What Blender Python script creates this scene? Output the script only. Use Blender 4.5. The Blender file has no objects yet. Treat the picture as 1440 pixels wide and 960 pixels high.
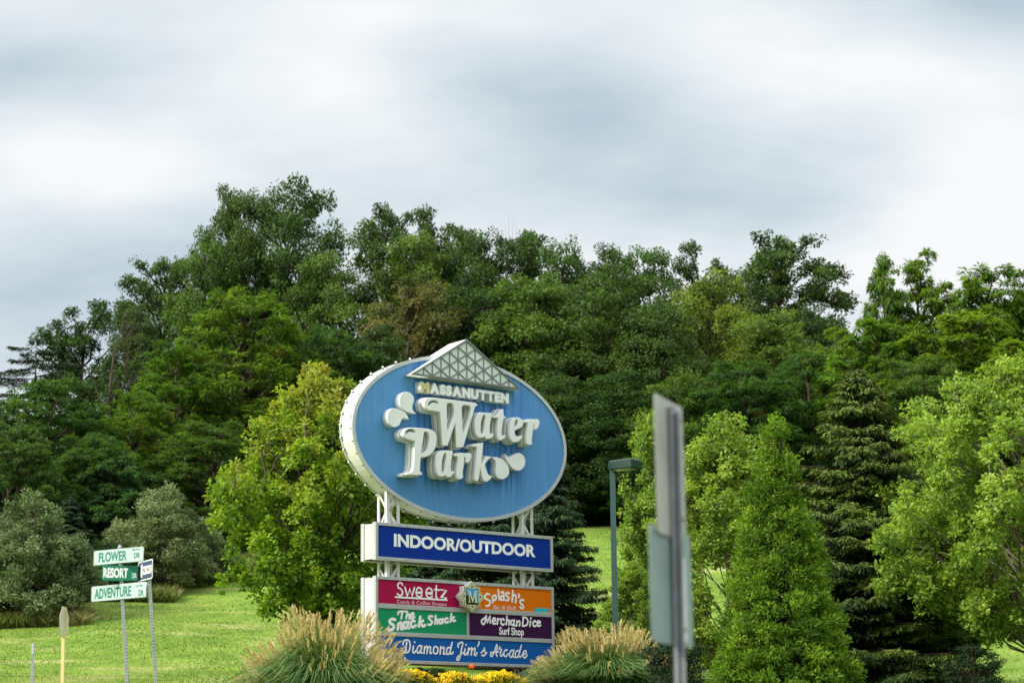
import bpy, math, random
import numpy as np
from mathutils import Vector, Matrix
scene = bpy.context.scene
C = scene.collection
PI = math.pi

# ------------------------------------------------------------------ camera
FPX = 3000.0
CAM = np.array([0.0, 0.0, 1.6])
pitch, roll = math.radians(12.0), math.radians(0.80)
Fw = np.array([0, math.cos(pitch), math.sin(pitch)])
Rt0 = np.array([1.0, 0, 0]); Up0 = np.cross(Rt0, Fw)
Rt = Rt0 * math.cos(roll) - Up0 * math.sin(roll)
Up = Up0 * math.cos(roll) + Rt0 * math.sin(roll)
cd = bpy.data.cameras.new('camera'); cam = bpy.data.objects.new('camera', cd); C.objects.link(cam)
cam.matrix_world = Matrix(((Rt[0], Up[0], -Fw[0], 0), (Rt[1], Up[1], -Fw[1], 0), (Rt[2], Up[2], -Fw[2], 1.6), (0, 0, 0, 1)))
cd.sensor_width = 36; cd.lens = FPX / 1440 * 36; cd.clip_start = 0.1; cd.clip_end = 9000
cd.dof.use_dof = True; cd.dof.focus_distance = 48.5; cd.dof.aperture_fstop = 2.0; cd.dof.aperture_blades = 0
scene.camera = cam

# ------------------------------------------------------------------ light
SUN = Vector((-0.74, -0.42, 0.62)).normalized()
sd = bpy.data.lights.new('sun', 'SUN'); sd.energy = 4.8; sd.angle = math.radians(10); sd.color = (1.0, 0.94, 0.82)
so = bpy.data.objects.new('sun', sd); C.objects.link(so); so.rotation_euler = SUN.to_track_quat('Z', 'Y').to_euler()
scene.view_settings.view_transform = 'Standard'; scene.view_settings.look = 'None'
scene.view_settings.exposure = 0.22; scene.view_settings.gamma = 1.0; scene.view_settings.use_curve_mapping = False
try:
    scene.cycles.max_bounces = 5; scene.cycles.transparent_max_bounces = 4; scene.cycles.transmission_bounces = 3
    scene.cycles.diffuse_bounces = 3; scene.cycles.glossy_bounces = 2
except Exception: pass

world = bpy.data.worlds.new('World'); scene.world = world; world.use_nodes = True
nt = world.node_tree; nt.nodes.clear()
def N(t, **k):
    n = nt.nodes.new(t)
    for a, b in k.items(): setattr(n, a, b)
    return n
def L(a, b): nt.links.new(a, b)
def M(op, a=None, b=None, c=None, clamp=False):
    n = N('ShaderNodeMath', operation=op); n.use_clamp = clamp
    for i, v in enumerate((a, b, c)):
        if v is None: continue
        if isinstance(v, (int, float)): n.inputs[i].default_value = v
        else: L(v, n.inputs[i])
    return n.outputs[0]
tc = N('ShaderNodeTexCoord'); sep = N('ShaderNodeSeparateXYZ'); L(tc.outputs['Generated'], sep.inputs[0])
X, Y, Z = sep.outputs
zc = M('MAXIMUM', Z, 0.0)
# overcast deck: plane-projected noise drawn out into soft bands
den = M('ADD', zc, 0.45)
px = M('DIVIDE', X, den); py = M('DIVIDE', Y, den)
comb = N('ShaderNodeCombineXYZ'); L(px, comb.inputs[0]); L(py, comb.inputs[1])
mp = N('ShaderNodeMapping'); L(comb.outputs[0], mp.inputs[0]); mp.inputs['Rotation'].default_value = (0, 0, math.radians(24)); mp.inputs['Scale'].default_value = (1.0, 1.9, 1); mp.inputs['Location'].default_value = (3.1, 1.4, 0)
n1 = N('ShaderNodeTexNoise'); n1.inputs['Scale'].default_value = 2.6; n1.inputs['Detail'].default_value = 5.0; n1.inputs['Roughness'].default_value = 0.52; n1.inputs['Distortion'].default_value = 0.35
L(mp.outputs[0], n1.inputs['Vector'])
# broad cloud masses as they hang over this hill: azimuth / elevation lobes
az = M('ARCTAN2', X, Y); el = M('ARCSINE', Z)
def lobe(a0, e0, wa, we, amp, tilt=0.0):
    da = M('SUBTRACT', az, math.radians(a0)); de = M('SUBTRACT', el, math.radians(e0))
    ct, st = math.cos(math.radians(tilt)), math.sin(math.radians(tilt))
    u = M('ADD', M('MULTIPLY', da, ct), M('MULTIPLY', de, st)); v = M('SUBTRACT', M('MULTIPLY', de, ct), M('MULTIPLY', da, st))
    q = M('ADD', M('POWER', M('ABSOLUTE', M('DIVIDE', u, math.radians(wa))), 2.0), M('POWER', M('ABSOLUTE', M('DIVIDE', v, math.radians(we))), 2.0))
    return M('MULTIPLY', M('POWER', 2.718, M('MULTIPLY', q, -1.0)), amp)
n3 = N('ShaderNodeTexNoise'); n3.inputs['Scale'].default_value = 5.5; n3.inputs['Detail'].default_value = 5.0; n3.inputs['Roughness'].default_value = 0.56; L(mp.outputs[0], n3.inputs['Vector'])
acc = M('ADD', M('MULTIPLY', M('SUBTRACT', n1.outputs['Fac'], 0.5), 0.95), M('MULTIPLY', M('SUBTRACT', n3.outputs['Fac'], 0.5), 1.05))
LB = [(-12, 12.6, 5.5, 2.3, -0.55, 0), (-13.8, 18.9, 3.6, 1.2, -0.38, 4), (-11.2, 16.6, 4.2, 1.5, 0.42, -3), (-4.8, 18.8, 3.4, 1.1, 0.3, 0), (-1.5, 21.0, 5.5, 0.9, 0.36, 0), (1.2, 18.6, 5, 1.3, -0.45, -10), (5.5, 16.2, 5.5, 1.4, -0.5, -12), (-6, 15.0, 5, 0.9, -0.26, 12), (12.8, 14.6, 3.6, 2.2, 0.55, 12), (9.2, 18.8, 4.2, 1.1, 0.36, 0), (14.4, 20.3, 3.8, 0.9, -0.62, 3), (3.6, 13.8, 3.0, 0.7, 0.42, 0), (-14, 10, 4, 1.2, 0.3, 0)]
for l in LB:
    acc = M('ADD', acc, lobe(*l))
fac = M('ADD', M('MULTIPLY', acc, 1.08), 0.63, clamp=True)
ramp = N('ShaderNodeValToRGB'); L(fac, ramp.inputs[0])
ce = ramp.color_ramp.elements
ce[0].position = 0.0; ce[0].color = (0.44, 0.535, 0.60, 1)
ce[1].position = 1.0; ce[1].color = (0.83, 0.845, 0.855, 1)
e = ce.new(0.45); e.color = (0.61, 0.68, 0.72, 1)
# overcast deck overhead, brightened beyond the CIE curve to add light below
zenith_gain = M('ADD', M('MULTIPLY', zc, 3.2), -0.16)
zenith_gain = M('MAXIMUM', zenith_gain, 1.0)
mx = N('ShaderNodeVectorMath', operation='SCALE'); L(ramp.outputs[0], mx.inputs[0]); L(zenith_gain, mx.inputs['Scale'])
bgc = N('ShaderNodeBackground'); L(mx.outputs[0], bgc.inputs[0]); bgc.inputs[1].default_value = 1.0
sky = N('ShaderNodeTexSky', sky_type='NISHITA'); sky.sun_disc = False; sky.sun_elevation = math.asin(SUN.z); sky.sun_rotation = math.atan2(SUN.x, SUN.y)
bgs = N('ShaderNodeBackground'); L(sky.outputs[0], bgs.inputs[0]); bgs.inputs[1].default_value = 0.1
ms = N('ShaderNodeMixShader'); ms.inputs[0].default_value = 0.96; L(bgs.outputs[0], ms.inputs[1]); L(bgc.outputs[0], ms.inputs[2])
wo = N('ShaderNodeOutputWorld'); L(ms.outputs[0], wo.inputs[0])
try: world.cycles.sampling_method = 'MANUAL'; world.cycles.sample_map_resolution = 512
except Exception: pass

# ------------------------------------------------------------------ helpers
rng = np.random.default_rng(7); random.seed(7)

def ray(a, b): return Fw + Rt * (a - 720) / FPX - Up * (b - 480) / FPX
def at(a, b, y):
    """point of the place seen in direction (a, b) of the photograph, y metres ahead"""
    d = ray(a, b); return CAM + d * (y / d[1])

def material(name, col, rough=0.6, spec=0.4, metal=0.0, noise=None, nscale=6.0, stretch=None, bump=0.0, bscale=60.0, emis=None):
    m = bpy.data.materials.new(name); m.use_nodes = True
    t = m.node_tree; b = t.nodes['Principled BSDF']
    b.inputs['Roughness'].default_value = rough; b.inputs['Specular IOR Level'].default_value = spec; b.inputs['Metallic'].default_value = metal
    b.inputs['Base Color'].default_value = (*col, 1)
    tcn = t.nodes.new('ShaderNodeTexCoord')
    if noise is not None:
        mpn = t.nodes.new('ShaderNodeMapping'); t.links.new(tcn.outputs['Object'], mpn.inputs[0])
        if stretch: mpn.inputs['Scale'].default_value = stretch
        nn = t.nodes.new('ShaderNodeTexNoise'); nn.inputs['Scale'].default_value = nscale; nn.inputs['Detail'].default_value = 5; nn.inputs['Roughness'].default_value = .6
        t.links.new(mpn.outputs[0], nn.inputs['Vector'])
        rp = t.nodes.new('ShaderNodeValToRGB'); rp.color_ramp.elements[0].position = .34; rp.color_ramp.elements[1].position = .66
        rp.color_ramp.elements[0].color = (*noise, 1); rp.color_ramp.elements[1].color = (*col, 1)
        t.links.new(nn.outputs['Fac'], rp.inputs[0]); t.links.new(rp.outputs[0], b.inputs['Base Color'])
    if bump:
        n2 = t.nodes.new('ShaderNodeTexNoise'); n2.inputs['Scale'].default_value = bscale; n2.inputs['Detail'].default_value = 4
        t.links.new(tcn.outputs['Object'], n2.inputs['Vector'])
        bp = t.nodes.new('ShaderNodeBump'); bp.inputs['Strength'].default_value = bump; bp.inputs['Distance'].default_value = .02
        t.links.new(n2.outputs['Fac'], bp.inputs['Height']); t.links.new(bp.outputs[0], b.inputs['Normal'])
    return m

def leaf_material(name, trans=0.35, rough=0.5, spec=0.35, tcol=(1.25, 1.35, 0.55), vary=0.12):
    m = bpy.data.materials.new(name); m.use_nodes = True; t = m.node_tree; b = t.nodes['Principled BSDF']; out = t.nodes['Material Output']
    at_ = t.nodes.new('ShaderNodeAttribute'); at_.attribute_name = 'tint'
    oi = t.nodes.new('ShaderNodeObjectInfo')
    hs = t.nodes.new('ShaderNodeHueSaturation')
    def rm(a, b_):
        r = t.nodes.new('ShaderNodeMapRange'); r.inputs[3].default_value = a; r.inputs[4].default_value = b_; t.links.new(oi.outputs['Random'], r.inputs[0]); return r.outputs[0]
    t.links.new(rm(.5 - vary * .12, .5 + vary * .12), hs.inputs['Hue']); t.links.new(rm(1 + vary, 1 - vary), hs.inputs['Value'])
    t.links.new(at_.outputs['Color'], hs.inputs['Color']); t.links.new(hs.outputs[0], b.inputs['Base Color'])
    b.inputs['Roughness'].default_value = rough; b.inputs['Specular IOR Level'].default_value = spec
    tr = t.nodes.new('ShaderNodeBsdfTranslucent')
    mul = t.nodes.new('ShaderNodeMix'); mul.data_type = 'RGBA'; mul.blend_type = 'MULTIPLY'; mul.inputs[0].default_value = 1
    t.links.new(hs.outputs[0], mul.inputs[6]); mul.inputs[7].default_value = (*tcol, 1); t.links.new(mul.outputs[2], tr.inputs[0])
    ms_ = t.nodes.new('ShaderNodeMixShader'); ms_.inputs[0].default_value = trans
    t.links.new(b.outputs[0], ms_.inputs[1]); t.links.new(tr.outputs[0], ms_.inputs[2]); t.links.new(ms_.outputs[0], out.inputs[0])
    return m

class MB:
    def __init__(s): s.v = []; s.f = []
    def add(s, v, f):
        o = len(s.v); s.v += [tuple(map(float, p)) for p in v]; s.f += [tuple(i + o for i in q) for q in f]; return s
    def box(s, x0, x1, y0, y1, z0, z1):
        v = [(x, y, z) for z in (z0, z1) for y in (y0, y1) for x in (x0, x1)]
        return s.add(v, [(0, 2, 3, 1), (4, 5, 7, 6), (0, 1, 5, 4), (2, 6, 7, 3), (0, 4, 6, 2), (1, 3, 7, 5)])
    def bar(s, a, b, w, h, up=(0, 1, 0)):
        a = np.array(a, float); b = np.array(b, float); d = b - a; d /= np.linalg.norm(d); u = np.array(up, float)
        x = np.cross(d, u); x /= np.linalg.norm(x); u = np.cross(x, d)
        v = [p + x * i * w / 2 + u * j * h / 2 for p in (a, b) for i, j in ((-1, -1), (1, -1), (1, 1), (-1, 1))]
        return s.add(v, [(0, 1, 2, 3), (7, 6, 5, 4), (0, 4, 5, 1), (1, 5, 6, 2), (2, 6, 7, 3), (3, 7, 4, 0)])
    def tube(s, pts, rad, n=6):
        pts = [np.array(p, float) for p in pts]; vs = []; fs = []
        for i, p in enumerate(pts):
            d = pts[min(i + 1, len(pts) - 1)] - pts[max(i - 1, 0)]; d /= np.linalg.norm(d) + 1e-9
            a = np.cross(d, (0.13, 0.97, 0.2) if abs(d[1]) < .9 else (1, 0, 0)); a /= np.linalg.norm(a); b = np.cross(d, a)
            r = rad[i] if hasattr(rad, '__len__') else rad
            for k in range(n):
                t = 2 * PI * k / n; vs.append(p + (a * math.cos(t) + b * math.sin(t)) * r)
        for i in range(len(pts) - 1):
            for k in range(n):
                fs.append((i * n + k, i * n + (k + 1) % n, (i + 1) * n + (k + 1) % n, (i + 1) * n + k))
        fs.append(tuple(range(n - 1, -1, -1))); fs.append(tuple((len(pts) - 1) * n + k for k in range(n)))
        return s.add(vs, fs)
    def lathe(s, prof, n=12, c=(0, 0, 0)):
        vs = [(c[0] + r * math.cos(2 * PI * k / n), c[1] + r * math.sin(2 * PI * k / n), c[2] + z) for r, z in prof for k in range(n)]
        fs = [(i * n + k, i * n + (k + 1) % n, (i + 1) * n + (k + 1) % n, (i + 1) * n + k) for i in range(len(prof) - 1) for k in range(n)]
        fs += [tuple(range(n - 1, -1, -1)), tuple((len(prof) - 1) * n + k for k in range(n))]
        return s.add(vs, fs)
    def build(s, name, m, parent=None, bevel=0, smooth=False):
        me = bpy.data.meshes.new(name); me.from_pydata(s.v, [], s.f); me.materials.append(m)
        if smooth: me.polygons.foreach_set('use_smooth', [True] * len(me.polygons))
        me.update()
        return link(name, me, parent, bevel)
def link(name, me, parent=None, bevel=0):
    o = bpy.data.objects.new(name, me); C.objects.link(o); o.parent = parent
    if bevel:
        b = o.modifiers.new('bevel', 'BEVEL'); b.width = bevel; b.segments = 2; b.limit_method = 'ANGLE'; b.angle_limit = math.radians(40)
    return o
def empty(name, loc, rz=0, label=None, cat=None, group=None):
    o = bpy.data.objects.new(name, None); C.objects.link(o); o.location = loc; o.rotation_euler = (0, 0, rz); tag(o, label, cat, group); return o
def tag(o, label=None, cat=None, group=None, kind=None):
    if label: o['label'] = label
    if cat: o['category'] = cat
    if group: o['group'] = group
    if kind: o['kind'] = kind
    return o
def copy_tree(o, parent=None):
    c = o.copy(); C.objects.link(c); c.parent = parent
    for ch in list(o.children): copy_tree(ch, c)
    return c

# ------------------------------------------------------------------ ground
YS = [-30, 0, 12, 22, 33, 45, 50, 55, 60, 65, 70, 80, 95, 110, 125, 145, 170, 230, 400, 6000]
ZS = [0, 0, 0.25, 1.1, 2.4, 3.45, 3.95, 4.45, 5.05, 6.1, 7.35, 9.9, 13.3, 16.5, 19.3, 23, 26.5, 31, 34, 34]
def ground(x, y):
    z = np.interp(y, YS, ZS)
    z = z + 0.12 * np.sin(x * .21 + 1.3) * np.sin(y * .17) + 0.05 * np.sin(x * .63 + y * .41) * np.clip((np.asarray(y) - 20) / 20., 0, 1)
    return z
def make_ground():
    xs = np.concatenate([-np.geomspace(46, 5000, 22)[::-1], np.linspace(-45, 45, 121), np.geomspace(46, 5000, 22)])
    ys = np.concatenate([[-4000, -900, -200, -60], np.linspace(-30, 170, 201), np.geomspace(174, 6000, 24)])
    XX, YY = np.meshgrid(xs, ys); ZZ = ground(XX, YY)
    V = np.stack([XX, YY, ZZ], -1).reshape(-1, 3); nx = len(xs); ny = len(ys)
    i = np.arange(nx * ny).reshape(ny, nx); F = np.stack([i[:-1, :-1], i[:-1, 1:], i[1:, 1:], i[1:, :-1]], -1).reshape(-1, 4)
    me = bpy.data.meshes.new('ground'); me.from_pydata(V.tolist(), [], F.tolist())
    me.polygons.foreach_set('use_smooth', [True] * len(me.polygons))
    m = bpy.data.materials.new('lawn'); m.use_nodes = True; t = m.node_tree; b = t.nodes['Principled BSDF']; b.inputs['Roughness'].default_value = .9; b.inputs['Specular IOR Level'].default_value = .1
    tcn = t.nodes.new('ShaderNodeTexCoord')
    def noise(sc, det=4, scale=(1, 1, 1)):
        mpn = t.nodes.new('ShaderNodeMapping'); mpn.inputs['Scale'].default_value = scale; t.links.new(tcn.outputs['Object'], mpn.inputs[0])
        n = t.nodes.new('ShaderNodeTexNoise'); n.inputs['Scale'].default_value = sc; n.inputs['Detail'].default_value = det; t.links.new(mpn.outputs[0], n.inputs['Vector']); return n.outputs['Fac']
    def ramp(f, p0, c0, p1, c1):
        r = t.nodes.new('ShaderNodeValToRGB'); t.links.new(f, r.inputs[0]); r.color_ramp.elements[0].position = p0; r.color_ramp.elements[0].color = (*c0, 1); r.color_ramp.elements[1].position = p1; r.color_ramp.elements[1].color = (*c1, 1); return r.outputs[0]
    def mix(f, a, c):
        n = t.nodes.new('ShaderNodeMix'); n.data_type = 'RGBA'; t.links.new(f, n.inputs[0]); t.links.new(a, n.inputs[6])
        if isinstance(c, tuple): n.inputs[7].default_value = (*c, 1)
        else: t.links.new(c, n.inputs[7])
        return n.outputs[2]
    g = ramp(noise(.9, 6), .35, (.10, .18, .020), .65, (.18, .27, .040))
    g = mix(ramp(noise(.55, 4, (.5, 1.6, 1)), .55, (0, 0, 0), .75, (.8, .8, .8)), g, (.38, .34, .15))
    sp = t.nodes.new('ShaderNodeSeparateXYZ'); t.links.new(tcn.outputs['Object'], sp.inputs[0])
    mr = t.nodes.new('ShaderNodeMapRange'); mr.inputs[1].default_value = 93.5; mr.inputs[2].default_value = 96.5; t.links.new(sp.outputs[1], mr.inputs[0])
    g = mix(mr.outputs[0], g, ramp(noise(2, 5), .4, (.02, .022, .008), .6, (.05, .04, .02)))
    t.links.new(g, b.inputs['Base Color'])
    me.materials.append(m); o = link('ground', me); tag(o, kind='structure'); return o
make_ground()
def sheet(name, poly_x, ys, lift, m):
    xs = np.linspace(*poly_x); V = [(x, y, float(ground(x, y)) + lift) for y in ys for x in xs]; n = len(xs)
    me = bpy.data.meshes.new(name); me.from_pydata(V, [], [(j * n + i, j * n + i + 1, (j + 1) * n + i + 1, (j + 1) * n + i) for j in range(len(ys) - 1) for i in range(n - 1)]); me.materials.append(m)
    me.polygons.foreach_set('use_smooth', [True] * len(me.polygons)); return tag(link(name, me), kind='structure')
asph = material('asphalt', (.075, .075, .078), .9, .2, noise=(.05, .05, .052), nscale=2.5, bump=.4, bscale=40)
sheet('road', (-60, 70, 66), np.linspace(-6, 24, 16), .03, asph)
paintw = material('road_paint', (.62, .62, .58), .7, .2, noise=(.5, .5, .46), nscale=6)
sheet('road_edge_line', (-60, 70, 66), np.array([22.4, 22.55]), .045, paintw)
sheet('road_marking', (-60, 70, 66), np.array([6.9, 7.05]), .045, material('yellow_road_paint', (.62, .40, .05), .7, .2, noise=(.5, .32, .04), nscale=6))
mulch = material('bark_mulch', (.10, .06, .035), .95, .1, noise=(.05, .03, .02), nscale=5, bump=.6, bscale=30)
def bed(cx, cy, a, b, ang):
    V = [(cx, cy)]; n = 40; F = []
    for k in range(n):
        t = 2 * PI * k / n; rr = 1 + .06 * math.sin(3 * t + 1) ; u, v = a * rr * math.cos(t), b * rr * math.sin(t); V.append((cx + u * math.cos(ang) - v * math.sin(ang), cy + u * math.sin(ang) + v * math.cos(ang)))
    rings = [(1.0, .03), (.8, .06), (.5, .08), (.2, .09)]; P = []
    for s, dz in rings: P += [(cx + (x - cx) * s, cy + (y - cy) * s) for x, y in V[1:]]
    P.append((cx, cy)); Z = [float(ground(x, y)) + (rings[min(i // n, 3)][1]) for i, (x, y) in enumerate(P)]
    for j in range(3): F += [(j * n + k, j * n + (k + 1) % n, (j + 1) * n + (k + 1) % n, (j + 1) * n + k) for k in range(n)]
    F += [(3 * n + k, 3 * n + (k + 1) % n, 4 * n) for k in range(n)]
    me = bpy.data.meshes.new('mulch_bed'); me.from_pydata([(x, y, z) for (x, y), z in zip(P, Z)], [], F); me.materials.append(mulch); tag(link('mulch_bed', me), kind='structure')
bed(-1.2, 48.5, 7.5, 4.0, .6)

# ------------------------------------------------------------------ water park sign
GL = {}; ST = {}
GL['W']=["-1416,10496 -1390,10589 -1295,10655 -896,10677 -300,10681 *91,10682 *184,10638 108,10584 62,10509 *-277,9579 *-492,9552 *-508,10126 *-739,9572 *-906,9568 *-955,10348 -1142,10354 -1280,10356 -1379,10402", "*-753,10537 -714,10581 -609,10592 *-565,10557 -550,10333 *-743,9837", "*-310,10520 -256,10578 -97,10589 *-44,10554 -73,10381 *-283,9831", "*-1279,10433 -1299,10501 -1252,10562 -1148,10602 -1044,10602 *-988,10534 -1045,10538 -1097,10555 -1157,10551 -1213,10520 -1244,10483"]
GL['a']=["*600,10493 575,10376 536,10172 527,10029 555,9972 *620,9998 *641,9954 582,9889 474,9846 406,9854 *367,9897 313,9869 223,9851 138,9892 91,9987 76,10155 104,10300 177,10421 285,10468 411,10473 483,10472", "383,10413 400,10358 380,10214 351,10040 314,9963 269,9954 252,10031 264,10202 301,10334 347,10403"]
GL['t']=["*868,10599 *947,10617 *962,10455 *1053,10421 *956,10382 933,10311 903,10151 886,10035 914,9973 *991,9991 *1011,9961 944,9895 852,9846 780,9865 754,9937 751,10079 768,10252 *785,10380 716,10381 *644,10371 *635,10402 735,10435 812,10500"]
GL['e']=["1356,10457 1466,10451 1548,10387 1556,10301 1490,10223 1387,10169 *1295,10132 1297,10060 1333,9992 1402,9987 *1495,10033 *1535,10011 1475,9926 1363,9858 1253,9845 1172,9890 1137,9987 1134,10145 1170,10292 1236,10406", "1364,10412 1391,10357 1367,10283 *1296,10215 1298,10304 1327,10379"]
GL['r']=["*1579,10373 1669,10413 1762,10449 *1860,10469 *1883,10420 1949,10468 2024,10475 2073,10425 2058,10322 *1991,10228 1916,10209 1888,10244 1917,10293 *1900,10349 1874,10245 1838,10040 *1817,9915 *1847,9850 1769,9828 1680,9830 1649,9892 1663,10095 *1700,10315 1672,10359 *1584,10344"]
GL['P']=["-2022,9715 -2001,9803 -1916,9866 -1778,9902 -1523,9915 -1309,9918 -1158,9893 -1072,9805 -1059,9632 -1118,9453 -1248,9317 -1377,9257 *-1523,9230 -1536,9071 *-1550,8915 *-1470,8861 *-1519,8819 *-1942,8796 *-1931,8828 *-1762,8893 -1723,9054 -1707,9314 *-1691,9591 -1843,9616 -1949,9636", "-1384,9845 -1309,9826 -1267,9717 -1290,9542 -1355,9397 *-1509,9314 -1487,9454 -1449,9683 -1427,9806", "*-1938,9702 -1948,9799 -1842,9863 -1715,9861 *-1660,9791 -1736,9790 -1804,9804 -1868,9778 -1906,9743"]
GL['aa']=["*-582,9479 -610,9360 -640,9148 -650,9008 -603,8974 *-546,8996 -560,8943 -669,8847 -756,8839 *-810,8882 -886,8837 -994,8841 -1058,8904 -1089,9040 -1088,9213 -1054,9355 -968,9424 -794,9465 -685,9465", "-794,9396 -778,9310 -808,9134 -837,8975 -885,8919 -917,8968 -910,9125 -882,9283 -834,9383"]
GL['rr']=["*-559,9378 -445,9427 *-280,9456 *-259,9409 -181,9451 -93,9462 -32,9411 *-95,9248 -162,9224 -221,9251 -200,9317 *-244,9357 -261,9181 *-301,8985 *-283,8873 -364,8820 -452,8816 -484,8883 -471,9075 *-433,9306 -468,9352 *-545,9345"]
GL['k']=["*-14,9652 132,9701 *323,9750 309,9597 289,9454 *259,9212 359,9347 *410,9437 *579,9435 466,9343 *366,9235 409,9112 461,9015 *506,8976 *583,8988 531,8894 423,8827 334,8835 282,8918 251,9042 *231,9139 202,8982 *183,8861 124,8811 62,8827 51,8913 80,9140 110,9368 *134,9602 87,9631 *-11,9622"]
GL['d1']=["-1816,10758 -1697,10740 -1612,10658 -1605,10554 -1647,10438 -1627,10343 *-1531,10273 -1648,10271 -1776,10286 -1894,10336 -1987,10417 -2016,10553 -1969,10683 -1901,10732"]
GL['d2']=["-2241,10321 -2140,10336 -1988,10313 -1869,10276 -1785,10188 *-1746,10122 -1827,10128 -1904,10141 -1963,10073 -2006,9986 -2090,9919 -2208,9903 -2317,9969 -2359,10102 -2325,10243"]
GL['d3']=["*692,9450 841,9469 1004,9438 1148,9336 1222,9214 1207,9084 1105,8983 977,8951 851,8991 799,9107 823,9251 803,9377"]
GL['d4']=["*1238,9487 1371,9570 1519,9634 1648,9595 1724,9501 1713,9356 1623,9248 1493,9198 1347,9232 1221,9342 1131,9463 *1115,9573 1169,9524"]
ST['Sweetz']=(0.0392,"-1862,6310 -1898,6352 -1961,6348 -1997,6296 -1979,6246 -1907,6213 -1862,6150 -1881,6091 -1944,6066 -2007,6106|*-1799,6262 *-1727,6069 *-1657,6225 *-1596,6068 *-1526,6268|*-1468,6158 *-1310,6157 -1321,6230 -1394,6273 -1456,6235 -1479,6161 -1454,6086 -1380,6060 -1311,6096|*-1196,6160 *-1016,6158 -1030,6232 -1103,6276 -1170,6242 -1196,6166 -1169,6085 -1096,6053 -1016,6092|-896,6344 -910,6100 -874,6065|*-956,6252 *-816,6244|*-770,6254 *-611,6247 *-762,6077 *-613,6070|*-2065,6028 *-1344,6027 *-599,6026")
ST['The']=(0.0494,"-1990,5644 -1981,5688 -1918,5709 -1765,5718|-1873,5707 -1901,5546|-1728,5713 -1765,5559|-1747,5610 -1683,5657 -1665,5636 -1684,5570 -1653,5559|-1629,5612 -1547,5655 -1574,5690 -1620,5659 -1629,5594 -1584,5566 -1529,5598")
ST['Snack']=(0.0698,"-2072,5518 -2152,5529 -2224,5490 -2215,5440 -2135,5407 -2108,5351 -2162,5298 -2242,5281 -2269,5309|-1982,5428 -2001,5304|-1991,5398 -1919,5459 -1892,5431 -1911,5329 -1866,5317|-1739,5473 -1811,5463 -1838,5390 -1811,5340 -1757,5357 -1712,5424|-1702,5482 -1730,5365 -1685,5345|-1530,5503 -1584,5516 -1630,5463 -1630,5391 -1576,5371 -1494,5410|-1365,5612 -1412,5392|-1402,5450 -1292,5527|-1366,5473 -1302,5403 -1229,5428")
ST['Shack']=(0.0562,"-1016,5633 -1080,5638 -1127,5600 -1072,5551 -1026,5509 -1072,5448 -1137,5446|-923,5652 -943,5468|-934,5527 -868,5573 -859,5544 -879,5478|-739,5579 -804,5569 -823,5517 -795,5481 -739,5520 -720,5579|-711,5587 -721,5499|-571,5600 -627,5605 -655,5553 -628,5510 -562,5527|-467,5722 -497,5537|-487,5589 -393,5644|-459,5605 -412,5555 -356,5565")
ST['Splashs']=(0.0494,"668,6216 601,6228 543,6183 532,6123 589,6096 666,6069 685,6018 635,5951 558,5945|755,6178 766,6036|764,6164 842,6205 870,6161 840,6100 773,6089|932,6345 961,6098|1018,6274 1077,6292 1099,6240 1097,6104|1085,6201 1026,6191 1000,6145 1035,6101 1089,6126|1262,6270 1203,6283 1163,6235 1202,6192 1250,6156 1220,6102 1152,6106|1371,6336 1347,6078|1358,6192 1428,6240 1467,6197 1448,6060|1547,6261 1576,6225 1545,6193|1706,6124 1643,6137 1593,6096 1606,6044 1670,6009 1689,5957 1629,5931 1590,5967")
ST['MerchanDice']=(0.0460,"526,5674 477,5635 425,5603 424,5551 475,5516 528,5570 565,5721|*565,5713 *591,5565 *684,5718 *681,5554|765,5602 833,5619 814,5671 766,5654 746,5586 783,5535 841,5552|901,5660 890,5539|901,5630 969,5662|1095,5637 1056,5666 1007,5626 1006,5559 1054,5523 1103,5548|1184,5731 1161,5535|1172,5610 1241,5643 1250,5599 1239,5530|1358,5640 1309,5623 1298,5555 1347,5527 1387,5574|1408,5650 1386,5529 1425,5523|1486,5623 1474,5517|1485,5600 1545,5633 1574,5596 1556,5517|1684,5722 1651,5524|1665,5724 1773,5713 1821,5636 1774,5544 1651,5521|1900,5639 1878,5525|1912,5716 1914,5704|2069,5631 2030,5652 1979,5612 1978,5551 2017,5523 2068,5547|2118,5602 2199,5613 2179,5650 2129,5648 2104,5587 2137,5535 2207,5553")
ST['Diamond']=(0.0393,"-1750,5026 -1775,4898 -1817,4804 -1875,4829|-1858,4962 -1833,5043 -1749,5075 -1674,5041 -1655,4929 -1700,4814 -1767,4792 -1859,4809|-1558,4945 -1584,4825 -1542,4793 -1496,4843|-1529,5040 -1529,5026|-1331,4946 -1398,4957 -1458,4882 -1450,4802 -1399,4804 -1340,4899 -1328,4953|-1331,4926 -1362,4818 -1315,4799|-1247,4942 -1265,4788|-1256,4888 -1188,4951 -1162,4918 -1185,4790|-1176,4891 -1103,4947 -1078,4907 -1096,4799 -1045,4808|-925,4955 -984,4924 -994,4829 -951,4790 -883,4819 -869,4914 -925,4955|-788,4957 -807,4788|-789,4903 -703,4946 -686,4906 -713,4798 -661,4799|-514,4939 -583,4936 -618,4868 -610,4794 -559,4796 -506,4885 -458,5065|-479,5007 -515,4831 -473,4798 -429,4847")
ST['Jims']=(0.0393,"-272,4960 -280,5021 -211,5064 -141,5066 -178,4922 -223,4758 -258,4676 -310,4668 -310,4715 -240,4771 -135,4842|-73,4926 -101,4830 -75,4790 -13,4846|-46,5028 -46,5015|31,4956 3,4792|13,4887 110,4959 122,4918 99,4788|109,4890 206,4955 218,4921 196,4811 230,4785 275,4848|335,5102 330,5054 295,5005|398,4852 475,4922 496,4971 504,4889 525,4835 476,4786 415,4798|525,4835 562,4861")
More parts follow.
